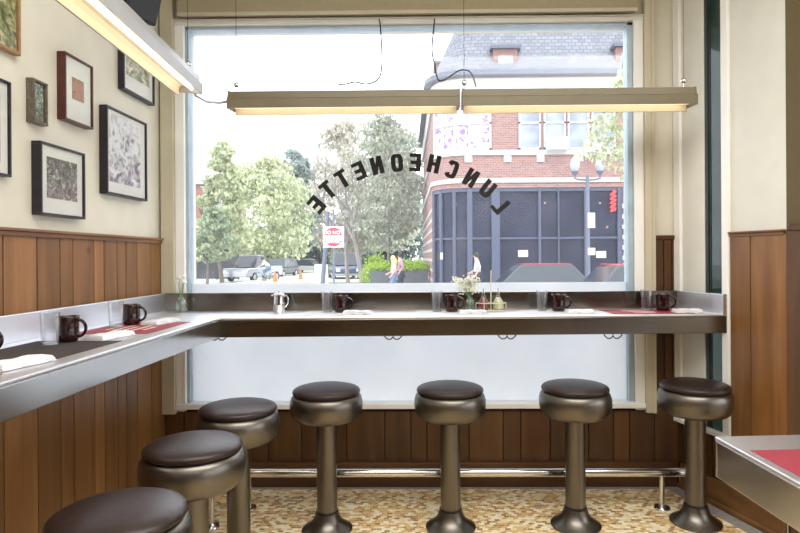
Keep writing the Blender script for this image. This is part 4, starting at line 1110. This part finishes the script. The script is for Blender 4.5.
lm = MB(); leafcloud(lm, rng, [(-2.4+.5*k, 0, .8, .45, .5, .55) for k in range(10)], 2600, .14); lm.build('foliage', 'leaf_h', t)
# fence at left
D = 46
a, c = at(195, 253, D), at(238, 253, D)
t = thing('wooden_fence', 'dark plank fence behind the sidewalk at far left', 'fence', ((a.x+c.x)/2, D, GZ)); w = (c.x-a.x)/2
b = MB(); k = -w
while k < w: b.box(k, k+.13, -.02, .02, .05, a.z-GZ); k += .15
b.build('fence_boards', 'fence', t)
for k in range(3): MB().box(-w+k*w-.06, -w+k*w+.06, .02, .14, 0, a.z-GZ+.1).build('fence_post', 'fence', t)
# distant house at far left
t = thing('distant_house', 'distant brick and cream house at the left edge of the window view', 'building', (at(190, 257, 75).x-2.9, 90, GZ))
h_ = at(190, 165, 75).z-GZ
MB().box(-5, 3.2, 0, 8, 0, h_).build('wall', 'brick_plain', t); MB().box(-5.3, 3.9, -.5, 8.3, h_-.6, h_).build('cornice', 'stone', t)
for k in range(3):
    for x_ in (-.5, 1.4):
        f = MB().box(x_-.5, x_+.5, -.05, 0, 3+k*3.2, 4.7+k*3.2).build('window_frame', 'winframe', t); MB().box(x_-.4, x_+.4, -.06, -.05, 3.1+k*3.2, 4.6+k*3.2).build('pane', 'pane', f)

# ---- cars
def car(label, cat, loc, rz, paint, L=4.5, Wd_=1.8, H_=1.5, kind='sedan', group=None):
    t = thing('parked_car', label, cat, loc, rz, group)
    pm = mat('car_paint', paint, .25, .3, coat=.6, var=.03)
    hb = H_*.58
    body = [(-L/2, .35), (-L/2, hb*.85), (-L/2+.1, hb), (L/2-.15, hb*.88), (L/2, hb*.6), (L/2, .35)]
    if kind == 'sedan': cab = [(-L*.40, hb*.97), (-L*.27, H_), (L*.08, H_), (L*.24, hb*.93)]
    elif kind == 'suv': cab = [(-L*.48, hb*.97), (-L*.44, H_), (L*.12, H_), (L*.26, hb*.93)]
    else: cab = [(-L*.08, hb*.95), (-L*.05, H_), (L*.14, H_), (L*.26, hb*.93)]
    m = lambda d: Matrix(((1, 0, 0, 0), (0, 0, 1, d), (0, 1, 0, 0), (0, 0, 0, 1)))
    b = MB(); b.prism(body, -Wd_/2, Wd_/2, m(0)); b.build('body', pm, t, bevel=.07, smooth=True)
    n = len(cab); b = MB(); w0, w1 = Wd_/2*.93, Wd_/2*.74
    vs = [(x, (-1)*(w0 if z < hb*1.1 else w1), z) for x, z in cab]+[(x, (w0 if z < hb*1.1 else w1), z) for x, z in cab]
    b.add(vs, [tuple(range(n)), tuple(range(n, 2*n))[::-1]]+[(i, i+n, (i+1) % n+n, (i+1) % n) for i in range(n)])
    b.build('cabin_glass', 'carglass', t, bevel=.05, smooth=True)
    MB().box(cab[1][0]+.03, cab[2][0]-.03, -w1*.98, w1*.98, H_-.03, H_+.025).build('roof', pm, t, bevel=.02, smooth=True)
    for sx_ in (-1, 1):
        for sy_ in (-1, 1):
            mw = Matrix.Translation((sx_*L*.31, sy_*(Wd_/2-.09), .33)) @ Matrix.Rotation(PI/2, 4, 'X')
            wh = MB().lathe([(.20, -.11), (.31, -.11), (.33, -.07), (.33, .07), (.31, .11), (.20, .11)], 20, m=mw).build('wheel', 'tyre', t, smooth=True)
            MB().lathe([(.19, -.112), (.05, -.12), (.05, .12), (.19, .112)], 14, m=mw).build('hubcap', 'hub', wh, smooth=True)
    for sy_ in (-1, 1):
        MB().box(L/2-.08, L/2+.012, sy_*Wd_*.36-.15, sy_*Wd_*.36+.15, hb*.55, hb*.75).build('headlamp', 'light', t, bevel=.02)
        MB().box(-L/2-.012, -L/2+.05, sy_*Wd_*.38-.12, sy_*Wd_*.38+.12, hb*.55, hb*.85).build('tail_lamp', 'tail', t, bevel=.02)
    MB().box(L/2-.03, L/2+.05, -Wd_*.46, Wd_*.46, .35, .5).build('bumper', 'hub', t, bevel=.02)
    return t
gx = lambda px, D: (at(px, 257, D).x, D, GZ)
car('silver pickup truck parked facing the viewer at left', 'truck', gx(254, 43), math.radians(-104), (.40, .42, .45), 5.2, 1.95, 1.85, 'truck')
car('dark hatchback parked behind the cyclist', 'car', gx(280, 50), math.radians(-100), (.03, .035, .045), 4.2, 1.8, 1.6, 'suv')
car('white car parked right of the dark hatchback', 'car', gx(290, 57), math.radians(-80), (.65, .66, .68), 4.3, 1.8, 1.5, 'sedan')
car('pale silver sedan further up the street by the pole', 'car', gx(309, 62), math.radians(-15), (.50, .52, .54), 4.5, 1.8, 1.5, 'sedan')
car('dark blue van parked behind the road sign', 'van', gx(344, 44), math.radians(-75), (.07, .10, .17), 4.8, 2.0, 2.0, 'suv')
c = car('red car whose roof shows low at the right of the window', 'car', gx(668, 12.3), math.radians(0), (.55, .03, .04), 4.6, 1.8, 1.47, 'sedan')
car('dark red car added for a red reflection in the shop windows', 'car', (at(528, 257, 18.6).x, 18.4, GZ), math.radians(180), (.30, .03, .06), 4.4, 1.75, 1.42, 'sedan')  # solid car added in place of a car's reflection in the glass
# traffic cones
for px, D, lab in ((275, 38, 'orange traffic cone in the street beside the cyclist'), (300.5, 42, 'orange traffic cone in the street right of the white car')):
    t = thing('traffic_cone', lab, 'cone', gx(px, D), 0, None)
    MB().lathe([(.19, .03), (.035, .78), (.03, .80)], 16).build('cone_body', 'orange', t, smooth=True); MB().box(-.24, .24, -.24, .24, 0, .035).build('base', 'orange', t)
# sandwich board
t = thing('sandwich_board', 'white folding sidewalk board right of the distant sedan', 'sign board', gx(321, 36), math.radians(20))
for s_ in (-1, 1):
    mm = Matrix.Translation((0, s_*.22, .65)) @ Matrix.Rotation(s_*.28, 4, 'X'); MB().box(-.38, .38, -.02, .02, -.66, .62, mm).build('board_panel', 'white', t)

# ---- people
def skin_chain(name, joints, edges, radii, m, par, sub=2, root=0):
    me = bpy.data.meshes.new(name); me.from_pydata(joints, edges, []); me.materials.append(M[m]); me.update()
    o = bpy.data.objects.new(name, me); COL.objects.link(o); o.parent = par
    o.modifiers.new('skin', 'SKIN')
    if not me.skin_vertices: return o
    for k, r_ in enumerate(radii): me.skin_vertices[0].data[k].radius = (r_, r_)
    me.skin_vertices[0].data[root].use_root = True
    s = o.modifiers.new('sub', 'SUBSURF'); s.levels = sub; s.render_levels = sub
    return o
def person(label, loc, rz, top, pants, hair, long_hair=False, pose='walk', H=1.72, name='person'):
    t = thing(name, label, 'person', loc, rz); k = H/1.75
    if pose == 'walk':
        J = dict(pel=(0, 0, .95), spi=(.02, 0, 1.18), che=(.03, 0, 1.38), nek=(.04, 0, 1.50), hd=(.06, 0, 1.62), top=(.06, 0, 1.70),
            shl=(.02, .19, 1.42), ell=(-.08, .24, 1.16), hal=(.08, .23, .95), shr=(.02, -.19, 1.42), elr=(.0, -.24, 1.15), har=(.22, -.2, 1.02),
            hil=(0, .09, .90), knl=(.16, .09, .50), anl=(.24, .09, .09), tol=(.40, .09, .04), hir=(0, -.09, .90), knr=(-.04, -.09, .50), anr=(-.26, -.09, .13), tor=(-.13, -.09, .03))
    else:   # cycling, seen leaning forward
        J = dict(pel=(-.18, 0, .98), spi=(-.06, 0, 1.18), che=(.10, 0, 1.36), nek=(.18, 0, 1.46), hd=(.25, 0, 1.56), top=(.27, 0, 1.65),
            shl=(.10, .18, 1.38), ell=(.26, .23, 1.16), hal=(.46, .22, 1.05), shr=(.10, -.18, 1.38), elr=(.26, -.23, 1.16), har=(.46, -.22, 1.05),
            hil=(-.16, .09, .95), knl=(.20, .10, .80), anl=(.06, .10, .40), tol=(.20, .10, .34), hir=(-.16, -.09, .95), knr=(.12, -.10, .58), anr=(.02, -.10, .20), tor=(.16, -.10, .14))
    J = {a: Vector(v)*k for a, v in J.items()}
    R_ = dict(pel=.13, spi=.115, che=.13, nek=.055, hd=.095, top=.075, shl=.055, ell=.04, hal=.03, shr=.055, elr=.04, har=.03, hil=.085, knl=.055, anl=.038, tol=.03, hir=.085, knr=.055, anr=.038, tor=.03)
    E_ = [('pel', 'spi'), ('spi', 'che'), ('che', 'nek'), ('nek', 'hd'), ('hd', 'top')]
    for s_ in 'lr': E_ += [('che', 'sh'+s_), ('sh'+s_, 'el'+s_), ('el'+s_, 'ha'+s_), ('pel', 'hi'+s_), ('hi'+s_, 'kn'+s_), ('kn'+s_, 'an'+s_), ('an'+s_, 'to'+s_)]
    names = list(J); V = [tuple(J[n_]) for n_ in names]; RR = [R_[n_]*k for n_ in names]; EE = [(names.index(a), names.index(b_)) for a, b_ in E_]
    # fingers and thumb
    for s_ in 'lr':
        hp = J['ha'+s_]; d = (hp-J['el'+s_]).normalized(); side = Vector((0, 1, 0)).cross(d).normalized(); hi_ = names.index('ha'+s_)
        pi_ = len(V); V.append(tuple(hp+d*.07)); RR.append(.028); EE.append((hi_, pi_))
        for q, (o_, l_) in enumerate(((-.03, .062), (-.01, .075), (.01, .07), (.03, .055))):
            a = len(V); V += [tuple(hp+d*.10+side*o_), tuple(hp+d*(.10+l_)+side*o_+Vector((.012, 0, 0)))]; RR += [.009, .008]; EE += [(pi_, a), (a, a+1)]
        a = len(V); V += [tuple(hp+d*.05+side*.05), tuple(hp+d*.09+side*.07)]; RR += [.011, .009]; EE += [(hi_, a), (a, a+1)]
    skin_chain('body', V, EE, RR, 'skin', t)
    f = J['hd']; MB().sphere((f.x+.085*k, 0, f.z+.0), .016, 8, 6, (1.2, .8, 1.4)).build('nose', 'skin', t, smooth=True)
    for s_ in (-1, 1): MB().sphere((f.x+.083*k, s_*.033, f.z+.03), .010, 8, 6).build('eye', 'shoe', t, smooth=True)
    def sub(ns, ex, m, nm, g=1.22):
        idx = {n_: i for i, n_ in enumerate(ns)}
        e = [(idx[a], idx[b_]) for a, b_ in E_ if a in idx and b_ in idx]
        skin_chain(nm, [tuple(ex.get(n_, J[n_])) for n_ in ns], e, [R_[n_]*k*g+.008 for n_ in ns], m, t)
    cuff = {'hal': J['ell'].lerp(J['hal'], .0), 'nek': J['che'].lerp(J['nek'], .45)}
    sub(['pel', 'spi', 'che', 'shl', 'ell', 'shr', 'elr'], {}, top, 'shirt')
    sub(['pel', 'hil', 'knl', 'anl', 'hir', 'knr', 'anr'], {'pel': J['pel']-Vector((0, 0, .02))}, pants, 'trousers', 1.15)
    for s_ in 'lr':
        a, c = J['an'+s_], J['to'+s_]; MB().sphere(tuple((a+c)/2-Vector((0, 0, .02))), .05, 10, 6, (2.6, 1, .85)).build('shoe', 'shoe', t, smooth=True)
    hm = MB(); hm.sphere((f.x-.02, 0, f.z+.035), .108*k, 14, 10, (1.0, .95, 1.08))
    if long_hair: hm.tube([(f.x-.06, 0, f.z+.02), (f.x-.10, 0, f.z-.12), (f.x-.10, 0, f.z-.28)], [.09, .10, .05], 12)
    hm.build('hair', hair, t, smooth=True)
    return t
px_ = gx(394, 24.6); person('person with long blonde hair in a peach top walking past the hedge', (px_[0], 24.6, GZ), PI, 'shirt_pk', 'pants_l', 'hair_b', True, H=1.72)
px_ = gx(401, 25.3); person('person with dark hair in a mauve top walking beside the hedge', (px_[0], 25.3, GZ), PI, 'shirt_p', 'pants_d', 'hair_d', H=1.83)
px_ = gx(477, 21.6); person('person in a pale blue shirt walking in front of the shopfront', (px_[0], 21.4, GZ+.12), PI, 'shirt_b', 'pants_d', 'hair_d', H=1.68)
px_ = gx(266, 40)
cy = person('cyclist in a white shirt and dark cap riding toward the left', (px_[0], 40, GZ), math.radians(200), 'shirt_w', 'pants_l', 'hair_d', pose='bike', H=1.78, name='cyclist')
t = thing('bicycle', 'pale blue bicycle under the white-shirted cyclist', 'bicycle', (px_[0], 40, GZ), math.radians(200))
for s_ in (-.53, .53):
    wh = MB().tube([(s_+.33*math.cos(a), 0, .345+.33*math.sin(a)) for a in [2*PI*k/28 for k in range(28)]], .018, 6, True).build('wheel', 'tyre', t, smooth=True)
    b = MB()
    for k in range(10): a = 2*PI*k/10; b.tube([(s_, 0, .345), (s_+.32*math.cos(a), 0, .345+.32*math.sin(a))], .002, 4)
    b.build('spokes', 'hub', wh)
b = MB()
for P in (((-.53, 0, .345), (-.05, 0, .30), (.34, 0, .80), (.53, 0, .345)), ((-.53, 0, .345), (-.20, 0, .78), (.34, 0, .80)), ((-.05, 0, .30), (-.22, 0, .86)), ((.34, 0, .80), (.31, 0, 1.0))): b.tube(P, .018, 8)
b.build('bike_frame', 'bike', t, smooth=True)
MB().tube([(.45, .27, 1.0), (.36, .2, 1.02), (.31, 0, 1.0), (.36, -.2, 1.02), (.45, -.27, 1.0)], .013, 8).build('handlebar', 'hub', t, smooth=True)
MB().sphere((-.24, 0, .87), .06, 10, 6, (2, 1.1, .5)).build('saddle', 'shoe', t, smooth=True)
# amber bulbs hanging inside the shop
for k, (px, py) in enumerate(((456, 204), (545, 203), (600, 203), (594, 227), (607, 227))):
    c = at(px, py, DB+2.0); t = thing('shop_pendant', 'one of five tiny amber lamps glowing inside the dark shopfront', 'lamp', tuple(c), 0, 'amber shop lamps')
    MB().sphere((0, 0, 0), .045, 10, 8).build('bulb', 'amber', t, smooth=True); MB().tube([(0, 0, .04), (0, 0, pz(187)-c.z-.08)], .006, 5).build('lamp_cord', 'shoe', t)
